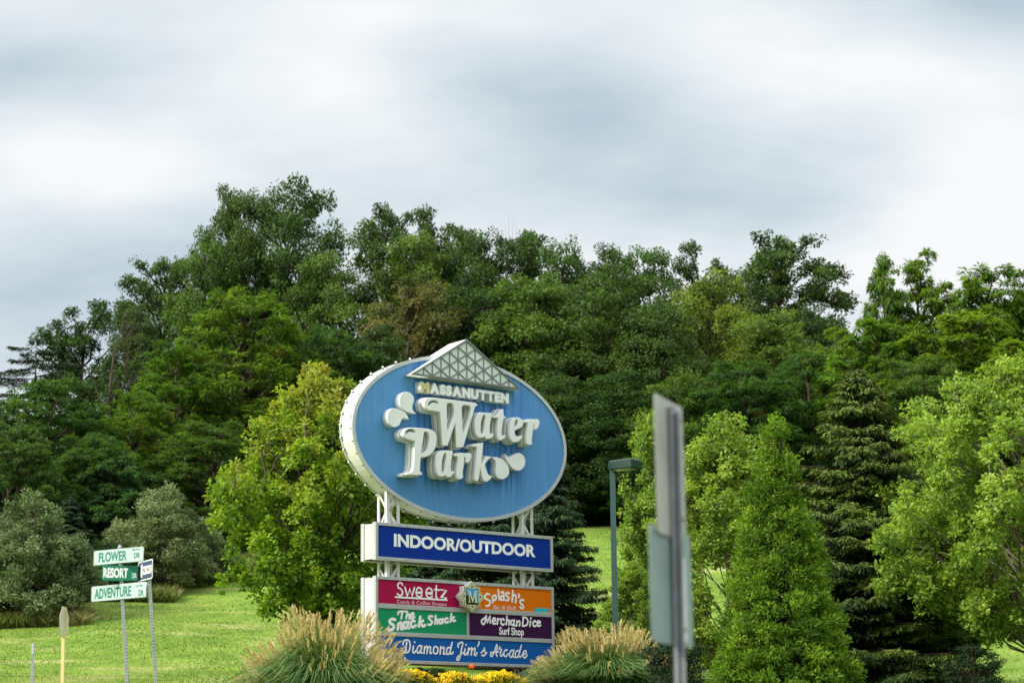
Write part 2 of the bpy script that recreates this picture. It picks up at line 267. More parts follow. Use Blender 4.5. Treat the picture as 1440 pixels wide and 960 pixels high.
ST['Arcade']=(0.0377,"690,4874 680,4799 724,4786 796,4898 870,5058 881,4983 849,4845 875,4784|716,4861 796,4882 924,4891|962,5006 940,4955 1007,4949 981,4876 973,4810 1027,4806 1063,4851|1181,4938 1136,4943 1081,4879 1089,4804 1143,4792 1215,4856|1370,4937 1307,4935 1251,4857 1268,4782 1322,4790 1369,4888 1383,4944|1378,4916 1350,4818 1389,4778|1532,4935 1469,4926 1422,4848 1439,4780 1493,4788 1549,4880 1611,5065|1588,5006 1531,4838 1566,4783 1612,4826|1667,4842 1749,4886 1750,4935 1696,4933 1649,4855 1675,4787 1729,4781 1785,4845")
M_ = dict(
 white=material('white_enamel', (.78, .78, .74), .45, .5, noise=(.70, .70, .65), nscale=1.6, stretch=(1, 1, .4), bump=.05),
 letter=material('letter_face', (.84, .85, .845), .5, .35, noise=(.78, .79, .785), nscale=2.0),
 seam=material('letter_seam', (.32, .33, .30), .6, .3),
 letterback=material('letter_return', (.82, .82, .81), .4, .4, noise=(.68, .68, .65), nscale=3.0, stretch=(1, 1, .5)),
 cream=material('cream_acrylic', (.62, .56, .25), .5, .4),
 blueface=None,
 alu=material('brushed_aluminium', (.56, .58, .58), .42, .5, metal=.35, noise=(.46, .48, .48), nscale=9, stretch=(.3, 1, 3)),
 cabinet=material('cabinet_side', (.70, .66, .58), .5, .4, noise=(.60, .56, .48), nscale=1.4, stretch=(1, 1, .3)),
 underside=material('cabinet_underside', (.10, .07, .05), .8, .2),
 steel=material('painted_steel', (.66, .66, .66), .5, .4, noise=(.52, .51, .48), nscale=5, stretch=(1, 1, .3)),
 royal=material('royal_blue_vinyl', (.003, .036, .30), .45, .12, noise=(.003, .031, .27), nscale=.7),
 raspberry=material('raspberry_vinyl', (.40, .005, .065), .42, .18, noise=(.36, .005, .058), nscale=.7),
 orange=material('orange_vinyl', (.75, .17, .003), .42, .18),
 green=material('green_vinyl', (.01, .30, .13), .42, .18, noise=(.009, .27, .12), nscale=.7),
 purple=material('purple_vinyl', (.045, .008, .055), .42, .18),
 azure=material('azure_vinyl', (.008, .12, .44), .42, .18, noise=(.008, .105, .40), nscale=.7),
 print=material('white_print', (.90, .91, .91), .4, .4),
 pane=material('pale_pane', (.70, .75, .72), .35, .4, noise=(.64, .69, .66), nscale=2),
 lattice=material('grey_lattice', (.17, .19, .19), .5, .4),
 bulb=material('frosted_bulb', (.85, .85, .82), .25, .5),
 socket=material('bulb_socket', (.05, .05, .05), .6, .3),
 mdark=material('emblem_dark_green', (.012, .035, .018), .4, .4),
 mcream=material('emblem_cream', (.70, .72, .42), .4, .4),
 msky=material('emblem_sky', (.06, .35, .72), .4, .4),
 turq=material('turquoise_print', (.01, .50, .60), .4, .4),
 pink=material('pale_pink_print', (.74, .58, .60), .4, .4),
)
SZ0 = 3.55
def blue_face():
    m = material('blue_face', (.075, .245, .53), .5, .35); t = m.node_tree; b = t.nodes['Principled BSDF']
    tcn = t.nodes.new('ShaderNodeTexCoord'); mpn = t.nodes.new('ShaderNodeMapping'); mpn.inputs['Scale'].default_value = (9, 1, .35); t.links.new(tcn.outputs['Object'], mpn.inputs[0])
    n = t.nodes.new('ShaderNodeTexNoise'); n.inputs['Scale'].default_value = 1.2; n.inputs['Detail'].default_value = 6; t.links.new(mpn.outputs[0], n.inputs['Vector'])
    n2 = t.nodes.new('ShaderNodeTexNoise'); n2.inputs['Scale'].default_value = .55; n2.inputs['Detail'].default_value = 3; t.links.new(tcn.outputs['Object'], n2.inputs['Vector'])
    ad = t.nodes.new('ShaderNodeMath'); ad.operation = 'MULTIPLY_ADD'; ad.inputs[1].default_value = .45; t.links.new(n.outputs['Fac'], ad.inputs[0]); 
    m2 = t.nodes.new('ShaderNodeMath'); m2.operation = 'MULTIPLY'; m2.inputs[1].default_value = .55; t.links.new(n2.outputs['Fac'], m2.inputs[0]); t.links.new(m2.outputs[0], ad.inputs[2])
    r = t.nodes.new('ShaderNodeValToRGB'); r.color_ramp.elements[0].position = .36; r.color_ramp.elements[1].position = .62
    r.color_ramp.elements[0].color = (.066, .235, .53, 1); r.color_ramp.elements[1].color = (.095, .285, .585, 1)
    t.links.new(ad.outputs[0], r.inputs[0])
    # darker blue vertical streaks behind the raised letters, fading out below them
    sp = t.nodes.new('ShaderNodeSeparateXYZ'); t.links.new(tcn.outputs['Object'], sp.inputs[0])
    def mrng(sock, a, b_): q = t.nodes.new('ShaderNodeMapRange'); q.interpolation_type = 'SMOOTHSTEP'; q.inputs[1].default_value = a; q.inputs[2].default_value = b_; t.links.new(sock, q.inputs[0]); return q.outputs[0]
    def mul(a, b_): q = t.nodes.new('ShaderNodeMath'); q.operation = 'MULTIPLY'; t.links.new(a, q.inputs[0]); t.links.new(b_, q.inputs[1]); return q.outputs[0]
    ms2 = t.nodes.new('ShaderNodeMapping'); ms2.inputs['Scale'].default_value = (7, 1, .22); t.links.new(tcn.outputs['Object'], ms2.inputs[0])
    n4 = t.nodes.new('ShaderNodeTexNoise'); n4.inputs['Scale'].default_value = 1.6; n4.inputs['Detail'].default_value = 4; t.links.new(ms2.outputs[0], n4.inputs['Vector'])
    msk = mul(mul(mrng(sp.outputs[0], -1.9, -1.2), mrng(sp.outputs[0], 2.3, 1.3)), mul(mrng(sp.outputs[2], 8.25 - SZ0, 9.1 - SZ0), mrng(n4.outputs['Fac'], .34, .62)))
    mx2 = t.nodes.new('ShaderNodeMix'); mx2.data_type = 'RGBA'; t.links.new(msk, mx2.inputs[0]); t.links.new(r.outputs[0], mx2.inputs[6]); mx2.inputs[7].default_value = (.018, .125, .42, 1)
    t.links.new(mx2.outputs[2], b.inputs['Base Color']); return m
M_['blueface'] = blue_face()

TH = math.radians(39.456)
Wd = np.array([math.cos(TH), math.sin(TH), 0]); Nd = np.array([math.sin(TH), -math.cos(TH), 0])
SO = np.array([-3.2176, 48, 0]) + Wd * 2.728            # sign centre line, front plane; local x along the faces, -y towards the road
sx, sy = SO[0], SO[1]; SZ = 3.55
sign = empty('pylon_sign', (sx, sy, SZ), TH, 'tall double faced pylon sign with blue oval on top and coloured shop panels below', 'sign')
sign_z = -SZ

def cat(pts, closed=True, n=4):
    """Catmull-Rom through (x, y, corner) points; '*' points stay sharp"""
    out = []; m = len(pts); rg = range(m if closed else m - 1)
    for i in rg:
        p1 = pts[i]; p2 = pts[(i + 1) % m]
        p0 = pts[i - 1] if (closed or i > 0) else p1; p3 = pts[(i + 2) % m] if (closed or i + 2 < m) else p2
        P = [np.array(q[:2], float) for q in (p0, p1, p2, p3)]
        if p1[2]: P[0] = 2 * P[1] - P[2]
        if p2[2]: P[3] = 2 * P[2] - P[1]
        if p1[2] and p2[2]: out.append(P[1]); continue
        for k in range(n):
            t = k / n
            out.append(.5 * (2 * P[1] + (P[2] - P[0]) * t + (2 * P[0] - 5 * P[1] + 4 * P[2] - P[3]) * t * t + (3 * P[1] - P[0] - 3 * P[2] + P[3]) * t ** 3))
    if not closed: out.append(np.array(pts[-1][:2], float))
    return out
def parse(s):
    r = []
    for tok in s.split():
        c = tok[0] == '*'; a, b = tok.lstrip('*').split(','); r.append((int(a) / 1000, int(b) / 1000, c))
    return r
def solid(name, loops, y_front, depth, m, parent, offset=0.0, bevel=0.0, msides=None):
    """extrude closed 2-D loops (x, z) between y_front and y_front + depth"""
    cu = bpy.data.curves.new(name, 'CURVE'); cu.dimensions = '2D'; cu.fill_mode = 'BOTH'; cu.extrude = depth / 2 - bevel; cu.bevel_depth = bevel; cu.bevel_resolution = 1; cu.offset = offset - bevel
    for lp in loops:
        sp = cu.splines.new('POLY'); sp.points.add(len(lp) - 1); sp.use_cyclic_u = True
        for p, q in zip(sp.points, lp): p.co = (q[0], q[1], 0, 1)
    me = curve_mesh(cu, name)
    co = np.empty(len(me.vertices) * 3); me.vertices.foreach_get('co', co); co = co.reshape(-1, 3)
    co = np.stack([co[:, 0], y_front + depth / 2 - co[:, 2], co[:, 1]], 1)
    me.vertices.foreach_set('co', co.ravel()); me.update(); me.materials.clear(); me.materials.append(m)
    if msides is not None:
        me.materials.append(msides); me.polygons.foreach_set('material_index', [0 if abs(p.normal.y) > .6 else 1 for p in me.polygons])
    return link(name, me, parent)
def curve_mesh(cu, name):
    o = bpy.data.objects.new(name, cu); C.objects.link(o); bpy.context.view_layer.update()
    me = bpy.data.meshes.new_from_object(o.evaluated_get(bpy.context.evaluated_depsgraph_get())); me.name = name
    bpy.data.objects.remove(o); bpy.data.curves.remove(cu); return me
def strokes(name, key, y, m, parent, xoff=0):
    """brush lettering: round ended ribbons"""
    w, s = ST[key]; b = MB(); k = 0
    for q in s.split('|'):
        P = cat(parse(q), False, 5); yy = y - .0007 * k; k += 1; r = w / 2; vs = []; n = len(P)
        for i, p in enumerate(P):
            d = P[min(i + 1, n - 1)] - P[max(i - 1, 0)]; d = d / (np.linalg.norm(d) + 1e-9); nn = np.array([-d[1], d[0]])
            if 0 < i < n - 1:
                e = P[i + 1] - P[i]; e = e / (np.linalg.norm(e) + 1e-9); cs = max(.5, abs(np.dot(e, d))); rr = r / cs
            else: rr = r
            vs += [(p[0] + nn[0] * rr, yy, p[1] + nn[1] * rr), (p[0] - nn[0] * rr, yy, p[1] - nn[1] * rr)]
        fs = [(2 * i, 2 * i + 1, 2 * i + 3, 2 * i + 2) for i in range(n - 1)]
        b.add(vs, fs)
        for p in (P[0], P[-1]):
            yy -= .0002
            b.add([(p[0] + r * math.cos(a), yy, p[1] + r * math.sin(a)) for a in np.linspace(0, 2 * PI, 11)[:-1]], [tuple(range(10))])
    return b.build(name, m, parent)
def font_mesh(txt, bold=0.0, extrude=0.0, shear=0.0):
    cu = bpy.data.curves.new('text', 'FONT'); cu.body = txt; cu.size = 1; cu.offset = bold; cu.extrude = extrude; cu.shear = shear; cu.resolution_u = 4
    me = curve_mesh(cu, 'lettering')
    co = np.empty(len(me.vertices) * 3); me.vertices.foreach_get('co', co); return me, co.reshape(-1, 3)
def text(name, txt, box, y, m, parent, bold=0.0, shear=0.0, cap=None, zslope=0.0):
    """printed line fitted to box = (x0, x1, zbase, ztop of capitals)"""
    me, co = font_mesh(txt, bold, 0.0, shear)
    _, cc = font_mesh('H', bold); ch0, ch1 = cc[:, 1].min(), cc[:, 1].max()
    x0, x1, z0, z1 = box; a = co[:, 0].min(); b = co[:, 0].max()
    X = x0 + (co[:, 0] - a) / (b - a) * (x1 - x0); Zz = z0 + (co[:, 1] - ch0) / (ch1 - ch0) * (z1 - z0) + (X - x0) * zslope
    me.vertices.foreach_set('co', np.stack([X, np.full(len(X), y), Zz], 1).ravel()); me.update(); me.materials.clear(); me.materials.append(m)
    return link(name, me, parent)

def zl(v): return v + sign_z
# lattice columns
for cx in (-2.02, 1.97):
    hw = .185
    b = MB()
    for ix in (-1, 1):
        for iy in (-1, 1):
            x = cx + ix * hw; y = .345 + iy * hw; a = .085; t = .012
            b.box(min(x, x - ix * a), max(x, x - ix * a), min(y, y - iy * t), max(y, y - iy * t), zl(3.3), zl(8.75))
            b.box(min(x, x - ix * t), max(x, x - ix * t), min(y - iy * t, y - iy * a), max(y - iy * t, y - iy * a), zl(3.3), zl(8.75))
    col = b.build('lattice_column', M_['steel'], sign)
    if cx < 0:
        o = MB().bar((-hw + .03, 0, 0), (hw - .03, 0, .40), .055, .012).build('brace', M_['steel'], col); brace_me = o.data; bpy.data.objects.remove(o)
    k = 0
    for z0 in np.arange(3.4, 8.4, .42):
        if 4.9 < z0 < 6.05: continue
        for face in range(4):
            o = link('brace', brace_me, col)
            up = (k + face) % 2
            if face in (0, 1): o.location = (cx, .345 + (-hw + .02 if face == 0 else hw - .02), zl(z0)); o.rotation_euler = (0, 0, PI if up else 0)
            else: o.location = (cx + (hw - .02 if face == 2 else -hw + .02), .345, zl(z0)); o.rotation_euler = (0, 0, PI / 2 if up else -PI / 2)
        k += 1
def retainer(b, x0, x1, z0, z1, w, y0, y1):
    b.box(x0, x1, y0, y1, z1 - w, z1).box(x0, x1, y0, y1, z0, z0 + w)
    b.box(x0, x0 + w, y0 + .001, y1 - .001, z0 + w, z1 - w).box(x1 - w, x1, y0 + .001, y1 - .001, z0 + w, z1 - w)
XL, XR = -2.632, 2.636
def cabinet(name, z0, z1, w):
    cb = MB().box(XL + .03, XR - .03, .12, .46, z0 + .03, z1 - .03).build(name, M_['cabinet'], sign, bevel=.006)
    for (a, c) in ((0, .12), (.46, .58)):
        b = MB(); retainer(b, XL, XR, z0, z1, w, a, c); b.build('retainer_frame', M_['alu'], cb, bevel=.004)
    sb = MB()
    for x in np.linspace(XL + .3, XR - .3, 9):
        for z in (z0 + w / 2, z1 - w / 2): sb.add([(x + .012 * math.cos(t), -.0015, z + .012 * math.sin(t)) for t in np.arange(6) * PI / 3], [tuple(range(6))])
    sb.build('frame_screw', M_['socket'], cb)['kind'] = 'stuff'
    MB().box(XL + .05, XR - .05, .125, .455, z0 + .018, z0 + .03).build('underside_panel', M_['underside'], cb)
    return cb
ci = cabinet('name_cabinet', zl(6.842), zl(7.70), .075)
MB().box(XL + .07, XR - .07, .03, .10, zl(6.91), zl(7.63)).build('face_panel', M_['royal'], ci)
MB().box(XL + .07, XR - .07, .48, .55, zl(6.91), zl(7.63)).build('rear_face_panel', M_['royal'], ci)
text('lettering', 'INDOOR/OUTDOOR', (-2.10, 2.10, zl(7.172), zl(7.462)), .027, M_['print'], ci, bold=.04)
cdir = cabinet('directory_cabinet', zl(4.545), zl(6.478), .072)
b = MB().box(XL + .08, XR - .08, .004, .11, zl(5.760), zl(5.866)).box(XL + .08, XR - .08, .004, .11, zl(5.145), zl(5.240)).box(-.022, .045, .006, .11, zl(5.2405), zl(5.7595))
b.build('divider_bar', M_['alu'], cdir, bevel=.004)
def panel(x0, x1, z0, z1, m, nm='shop_panel', label=None):
    o = MB().box(x0, x1, .028, .10, zl(z0), zl(z1)).build(nm, M_[m], cdir)
    if label: o['label'] = label
panel(XL + .07, -.02, 5.855, 6.42, 'raspberry', label='raspberry panel lettered Sweetz')
panel(-.015, XR - .07, 5.855, 6.42, 'orange', label="orange panel lettered Splash's")
panel(XL + .07, -.024, 5.23, 5.77, 'green', label='green panel lettered The Snack Shack')
panel(.043, XR - .07, 5.23, 5.77, 'purple', label='dark purple panel lettered Surf Shop')
panel(XL + .07, XR - .07, 4.60, 5.155, 'azure', label="blue panel lettered Diamond Jim's Arcade")
MB().box(XL + .07, XR - .07, .48, .55, zl(4.6), zl(6.42)).build('rear_face_panel', M_['azure'], cdir)
for k in ST:
    w, s = ST[k]
    ST[k] = (w, '|'.join(' '.join((('*' if p[2] else '') + f"{int(p[0]*1000)},{int((p[1]+sign_z)*1000)}") for p in parse(q)) for q in s.split('|')))
for k in ('Sweetz', 'The', 'Snack', 'Shack', 'Splashs', 'MerchanDice', 'Diamond', 'Jims', 'Arcade'):
    strokes('lettering', k, .024, M_['print'], cdir)
text('lettering', 'Candy & Coffee Shoppe', (-2.02, -.60, zl(5.892), zl(5.970)), .0255, M_['pink'], cdir, bold=0)
text('lettering', 'Bar & Grill', (.77, 1.48, zl(5.888), zl(5.975)), .0255, M_['pink'], cdir, bold=.02, shear=.25)
text('lettering', 'Surf Shop', (.945, 1.70, zl(5.292), zl(5.470)), .0255, M_['print'], cdir, bold=.025)
wv = [(2.03, 5.868), (2.06, 5.90), (2.03, 5.93), (2.07, 5.965), (2.15, 5.955), (2.22, 5.975), (2.32, 5.955), (2.40, 5.972), (2.50, 5.965), (2.52, 5.93), (2.47, 5.91), (2.42, 5.878), (2.3, 5.868)]
solid('wave_print', [[(a, zl(c)) for a, c in wv]], .0245, .0025, M_['turq'], cdir)
# emblem: eight pointed star box
def star(o_, half, d, cx=-.003, cz=6.118):
    h = half; pts = []
    # square of half-width h with diamond of half-diagonal d sticking out
    k = d - h
    for (a, c) in (((1, 0), (0, 1)), ((0, 1), (-1, 0)), ((-1, 0), (0, -1)), ((0, -1), (1, 0))):
        a = np.array(a, float); c = np.array(c, float)
        pts += [a * h - c * k, a * d, a * h + c * k, a * h + c * h]
    return [(cx + p[0], zl(cz + p[1] * .96)) for p in pts]
em = solid('emblem', [star(0, .245, .375)], -.16, .17, M_['white'], cdir, bevel=.006)
def eplate(name, lp, y, m): solid(name, [lp], y, .003, M_[m], em)
eplate('emblem_border', star(0, .242, .372), -.1635, 'mcream'); eplate('emblem_line', star(0, .226, .338), -.1665, 'mdark'); eplate('emblem_band', star(0, .212, .318), -.1695, 'mcream')
for (dx, dz) in ((1, 0), (0, 1), (-1, 0), (0, -1)):
    q = [(dx * .222 + dz * .045, dz * .222 + dx * .045), (dx * .274, dz * .274), (dx * .222 - dz * .045, dz * .222 - dx * .045)]
    eplate('emblem_point', [(-.003 + a, zl(6.118 + c * .96)) for a, c in q], -.1725, 'mdark')
eplate('emblem_line', [(-.003 + a * .19, zl(6.118 + c * .188)) for a, c in ((-1, -1), (1, -1), (1, 1), (-1, 1))], -.173, 'mdark')
eplate('emblem_sky', [(-.003 + a * .178, zl(6.118 + c * .178)) for a, c in ((-1, -1), (1, -1), (1, 1), (-1, 1))], -.176, 'msky')
eplate('emblem_hill', [(-.003 + a * .178, zl(6.118 + c * .178)) for a, c in ((-1, -1), (1, -1), (1, -.72), (.7, -.68), (.35, -.35), (.1, 0), (-.15, .28), (-.35, .18), (-.6, .2), (-.8, .1), (-1, .16))], -.179, 'mdark')
Mg = [(-.78, -.82), (-.30, -.82), (-.30, -.74), (-.46, -.70), (-.50, .30), (.02, -.80), (.10, -.80), (.50, .42), (.50, -.70), (.36, -.74), (.36, -.82), (.92, -.82), (.92, -.74), (.76, -.70), (.72, .68), (.90, .74), (.90, .82), (.50, .82), (.07, -.32), (-.42, .82), (-.84, .82), (-.84, .74), (-.66, .68), (-.60, -.70), (-.78, -.74)]
eplate('emblem_letter', [(-.003 + a * .165, zl(6.118 + c * .168)) for a, c in Mg], -.182, 'mcream')

# oval cabinet
EC = (-.008, zl(9.861)); EA, EB = 3.20, 1.95
def oval(a, bb, n=96): return [(EC[0] + a * math.cos(2 * PI * k / n), EC[1] + bb * math.sin(2 * PI * k / n)) for k in range(n)]
def ringmesh(a0, b0, a1, b1, y0, y1, n=96):
    b_ = MB(); o0 = oval(a0, b0, n); o1 = oval(a1, b1, n)
    vs = [(p[0], y, p[1]) for y in (y0, y1) for o in (o0, o1) for p in o]
    fs = []
    for k in range(n):
        j = (k + 1) % n; A, B, Cc, D = k, n + k, 2 * n + k, 3 * n + k; A2, B2, C2, D2 = j, n + j, 2 * n + j, 3 * n + j
        fs += [(A, A2, B2, B), (Cc, D, D2, C2), (B, B2, D2, D), (A, Cc, C2, A2)]
    b_.add(vs, fs); return b_
ov = ringmesh(EA - .10, EB - .10, EA - .015, EB - .015, .13, .56).build('oval_cabinet', M_['white'], sign, smooth=False)
for yy in ((.085, .135), (.555, .605)):
    ringmesh(EA - .075, EB - .075, EA + .01, EB + .01, *yy).build('retainer_rim', M_['alu'], ov)
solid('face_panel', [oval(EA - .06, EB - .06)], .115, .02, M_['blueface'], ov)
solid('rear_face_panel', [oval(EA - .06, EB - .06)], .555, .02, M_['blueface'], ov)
bulb_me = None; sock_me = None
nb = 44
for side, yy in ((1, .545), (0, .145)):
    for k in range(nb):
        t = 2 * PI * (k + .5 * side + .25) / nb
        if .30 * PI < t < .70 * PI: 
            if abs(math.cos(t)) * EA < 1.0: continue
        ex = EC[0] + (EA + .0) * math.cos(t); ez = EC[1] + (EB + .0) * math.sin(t); nx, nz = math.cos(t) / EA, math.sin(t) / EB; L_ = math.hypot(nx, nz); nx /= L_; nz /= L_
        if bulb_me is None:
            bo = MB().lathe([(.004, 0.02), (.014, .024), (.024, .038), (.024, .052), (.013, .064), (.004, .067)], 8).build('bulb', M_['bulb'], ov, smooth=True); bulb_me = bo.data
            so_ = MB().lathe([(.016, -.02), (.016, .028)], 6).build('bulb_socket', M_['socket'], ov); sock_me = so_.data
        else: bo = link('bulb', bulb_me, ov) if side else None; so_ = link('bulb_socket', sock_me, ov)
        for q in [o_ for o_ in (bo, so_) if o_]: q.location = (ex, yy, ez); q.rotation_euler = (0, math.atan2(nx, nz), 0)
# pyramid
PB, PT, PW = zl(11.165), zl(12.205), 1.655; PX = -.085; PYF = -.16
py_ = solid('pyramid_box', [[(PX - PW, PB), (PX + PW, PB), (PX, PT)]], PYF + .03, .66, M_['white'], sign)
def tri_at(i, j, n):      # lattice node: i along the base, j rows up
    w = 2 * PW * .955; h = (PT - PB) * .955; x = PX - w / 2 + (i + j / 2) * w / n; z = PB + (PT - PB) * .018 + h * j / n; return (x, z)
b = MB(); e = .05
fr = [(PX - PW, PB), (PX + PW, PB), (PX, PT)]; ins = [tri_at(0, 0, 1), tri_at(1, 0, 1), tri_at(0, 1, 1)]
ins = [(PX + (p[0] - PX) * .93, PB + .040 + (p[1] - PB) * .90) for p in fr]
for k in range(3):
    a, c = fr[k], fr[(k + 1) % 3]; a2, c2 = ins[k], ins[(k + 1) % 3]
    vs = [(p[0], y, p[1]) for y in (PYF - .02, PYF + .03) for p in (a, c, c2, a2)]
    b.add(vs, [(0, 1, 2, 3), (7, 6, 5, 4), (0, 4, 5, 1), (3, 2, 6, 7)])
b.build('pyramid_frame', M_['lattice'], py_)
n = 6; wI = ins[1][0] - ins[0][0]; hI = ins[2][1] - ins[0][1]
def nd(i, j): return (ins[0][0] + (i + j / 2) * wI / n, ins[0][1] + hI * j / n)
b = MB(); wd = .030
def lb(p, q, k): b.bar((p[0], PYF + .001 + .004 * k, p[1]), (q[0], PYF + .001 + .004 * k, q[1]), wd, .02)
for i in range(1, n): lb(nd(i, 0), nd(i, n - i), 0); lb(nd(i, 0), nd(0, i), 1)
for k in range(1, 2 * n):
    x = ins[0][0] + k * wI / n / 2; zt = ins[0][1] + hI * (k / n if k <= n else (2 * n - k) / n); lb((x, ins[0][1]), (x, zt), 2)
b.build('pyramid_lattice', M_['lattice'], py_)
def pane(q):
    c = np.mean(q, 0); q = [c + (np.array(p) - c) * .97 for p in q]
    vs = [(p[0], y, p[1]) for y in (PYF + .012, PYF + .026) for p in q]
    MB().add(vs, [(0, 1, 2), (5, 4, 3), (0, 3, 4, 1), (1, 4, 5, 2), (2, 5, 3, 0)]).build('pane', M_['pane'], py_)
for j in range(n):
    for i in range(n - j):
        L0, R0, T0 = nd(i, j), nd(i + 1, j), nd(i, j + 1); Mx = ((L0[0] + R0[0]) / 2, L0[1])
        if j == 0: pane([L0, Mx, T0]); pane([Mx, R0, T0])
        else:
            B0 = nd(i + 1, j - 1); pane([L0, B0, T0]); pane([B0, R0, T0])
# raised letters
word = 'MASSANUTTEN'; chars = []
adv = 0.0; tot = []
for ch in word:
    me, co = font_mesh(ch, .075); tot.append((ch, co[:, 0].min(), co[:, 0].max()))
gap = .035; W0 = sum(t_[2] - t_[1] for t_ in tot) + gap * (len(word) - 1)
_, cc = font_mesh('H', .075); h0, h1 = cc[:, 1].min(), cc[:, 1].max()
x = -1.42; sc = 2.64 / W0; zs = .247 / (h1 - h0)
for i, (ch, a, c) in enumerate(tot):
    me, co = font_mesh(ch, .075, .5)
    X = x + (co[:, 0] - a) * sc; Zz = zl(10.792) + (co[:, 1] - h0) * zs
    Yv = np.where(co[:, 2] > 0, -.12, .112)
    me.vertices.foreach_set('co', np.stack([X, Yv, Zz], 1).ravel()); me.update(); me.materials.clear(); me.materials.append(M_['letter' if i else 'cream']); me.materials.append(M_['letterback'])
    me.polygons.foreach_set('material_index', [0 if abs(p.normal.y) > .5 else 1 for p in me.polygons])
    link('letter', me, ov); x += (c - a + gap) * sc
for key in ('W', 'a', 't', 'e', 'r', 'P', 'aa', 'rr', 'k', 'd1', 'd2', 'd3', 'd4'):
    loops = [[(p[0], zl(p[1])) for p in cat(parse(s))] for s in GL[key]]
    if key[0] == 'd':
        solid('water_drop', loops, -.09, .204, M_['letter'], ov, bevel=.006, msides=M_['letterback'])
    else:
        l = solid('letter', loops, -.24, .135, M_['letter'], ov, bevel=.012, msides=M_['letterback'])
        solid('letter_seam', loops, -.108, .02, M_['seam'], l, offset=.004)
        solid('letter_back', loops[:1] if key not in ('W', 'P', 'a', 'aa', 'e') else [loops[0]] + [l2 for l2 in loops[1:] if key != 'x'][:2 if key == 'W' else 1], -.088, .200, M_['letterback'], l, offset=.022, bevel=.01)

# ------------------------------------------------------------------ street signs, posts, lamp
galv = material('galvanised_steel', (.31, .33, .345), .5, .5, metal=.1, noise=(.24, .26, .27), nscale=14)
holem = material('post_hole', (.03, .03, .03), .9, .1)
sheet = material('white_reflective_sheet', (.42, .52, .51), .4, .4, noise=(.37, .47, .46), nscale=3)
ggreen = material('street_sign_green', (.008, .20, .12), .35, .5)
tgreen = material('green_legend', (.012, .16, .11), .45, .4)
navy = material('one_way_navy', (.035, .055, .12), .4, .4)
blackm = material('black_legend', (.02, .02, .03), .5, .3)
wood = material('blade_edge_brown', (.16, .07, .04), .7, .2)
def square_post(parent, p0, p1, w=.05, pitch=.0508, holes=True, hr=.16):
    """perforated square tube from p0 to p1, with its holes"""
    p0 = np.array(p0, float); p1 = np.array(p1, float); d = p1 - p0; ln = np.linalg.norm(d)
    po = MB().box(-w / 2, w / 2, -w / 2, w / 2, 0, ln).build('post', galv, parent)
    q = Vector(d).to_track_quat('Z', 'Y'); po.location = p0
    po.rotation_euler = Vector((0, 0, 1)).rotation_difference(Vector(d)).to_euler()
    if holes:
        b = MB(); r = w * hr
        for z in np.arange(ln * .25, ln - .03, pitch):
            for s_ in (1, -1):
                b.add([(r * 1.25 * math.cos(t), s_ * (w / 2 + .0008), z + r * .85 * math.sin(t)) for t in np.arange(8) * PI / 4], [tuple(range(8))])
                b.add([(s_ * (w / 2 + .0008), r * 1.25 * math.cos(t), z + r * .85 * math.sin(t)) for t in np.arange(8) * PI / 4], [tuple(range(8))])
        h = b.build('punched_hole', holem, po); h['kind'] = 'stuff'
    return po
def plate_loop(x0, x1, z0, z1, r=.02, n=3):
    out = []
    for cx, cz, a0 in ((x1 - r, z1 - r, 0), (x0 + r, z1 - r, 90), (x0 + r, z0 + r, 180), (x1 - r, z0 + r, 270)):
        for k in range(n + 1):
            a = math.radians(a0 + 90 * k / n); out.append((cx + r * math.cos(a), cz + r * math.sin(a)))
    return out
def arrow(x0, x1, z, s, h):
    """arrow pointing from x0 to x1"""
    g = 1 if x1 > x0 else -1; hl = h * 1.3
    pts = [(x0, z - s / 2), (x1 - g * hl, z - s / 2), (x1 - g * hl, z - h / 2), (x1, z), (x1 - g * hl, z + h / 2), (x1 - g * hl, z + s / 2), (x0, z + s / 2)]
    return pts if g > 0 else pts[::-1]
D1 = 33.0
base = at(177, 1075, D1); top = at(168.5, 771, D1)
pole = empty('street_name_signpost', (base[0], base[1], float(ground(base[0], base[1])) - .02), 0, 'perforated steel post with three stacked street name blades, FLOWER, RESORT and ADVENTURE', 'street sign')
O1 = np.array(pole.location)
topv = top - O1; foot = np.array([(at(182, 1140, D1) - O1)[0], 0, 0.0])
square_post(pole, foot, topv - np.array([0, 0, .02]))
MB().lathe([(.034, -.02), (.036, .015), (.030, .035), (.012, .06), (.002, .066)], 10).build('post_cap', galv, pole, smooth=True).location = topv
def post_x(z):
    t = z / topv[2]; return foot + (topv - foot) * t
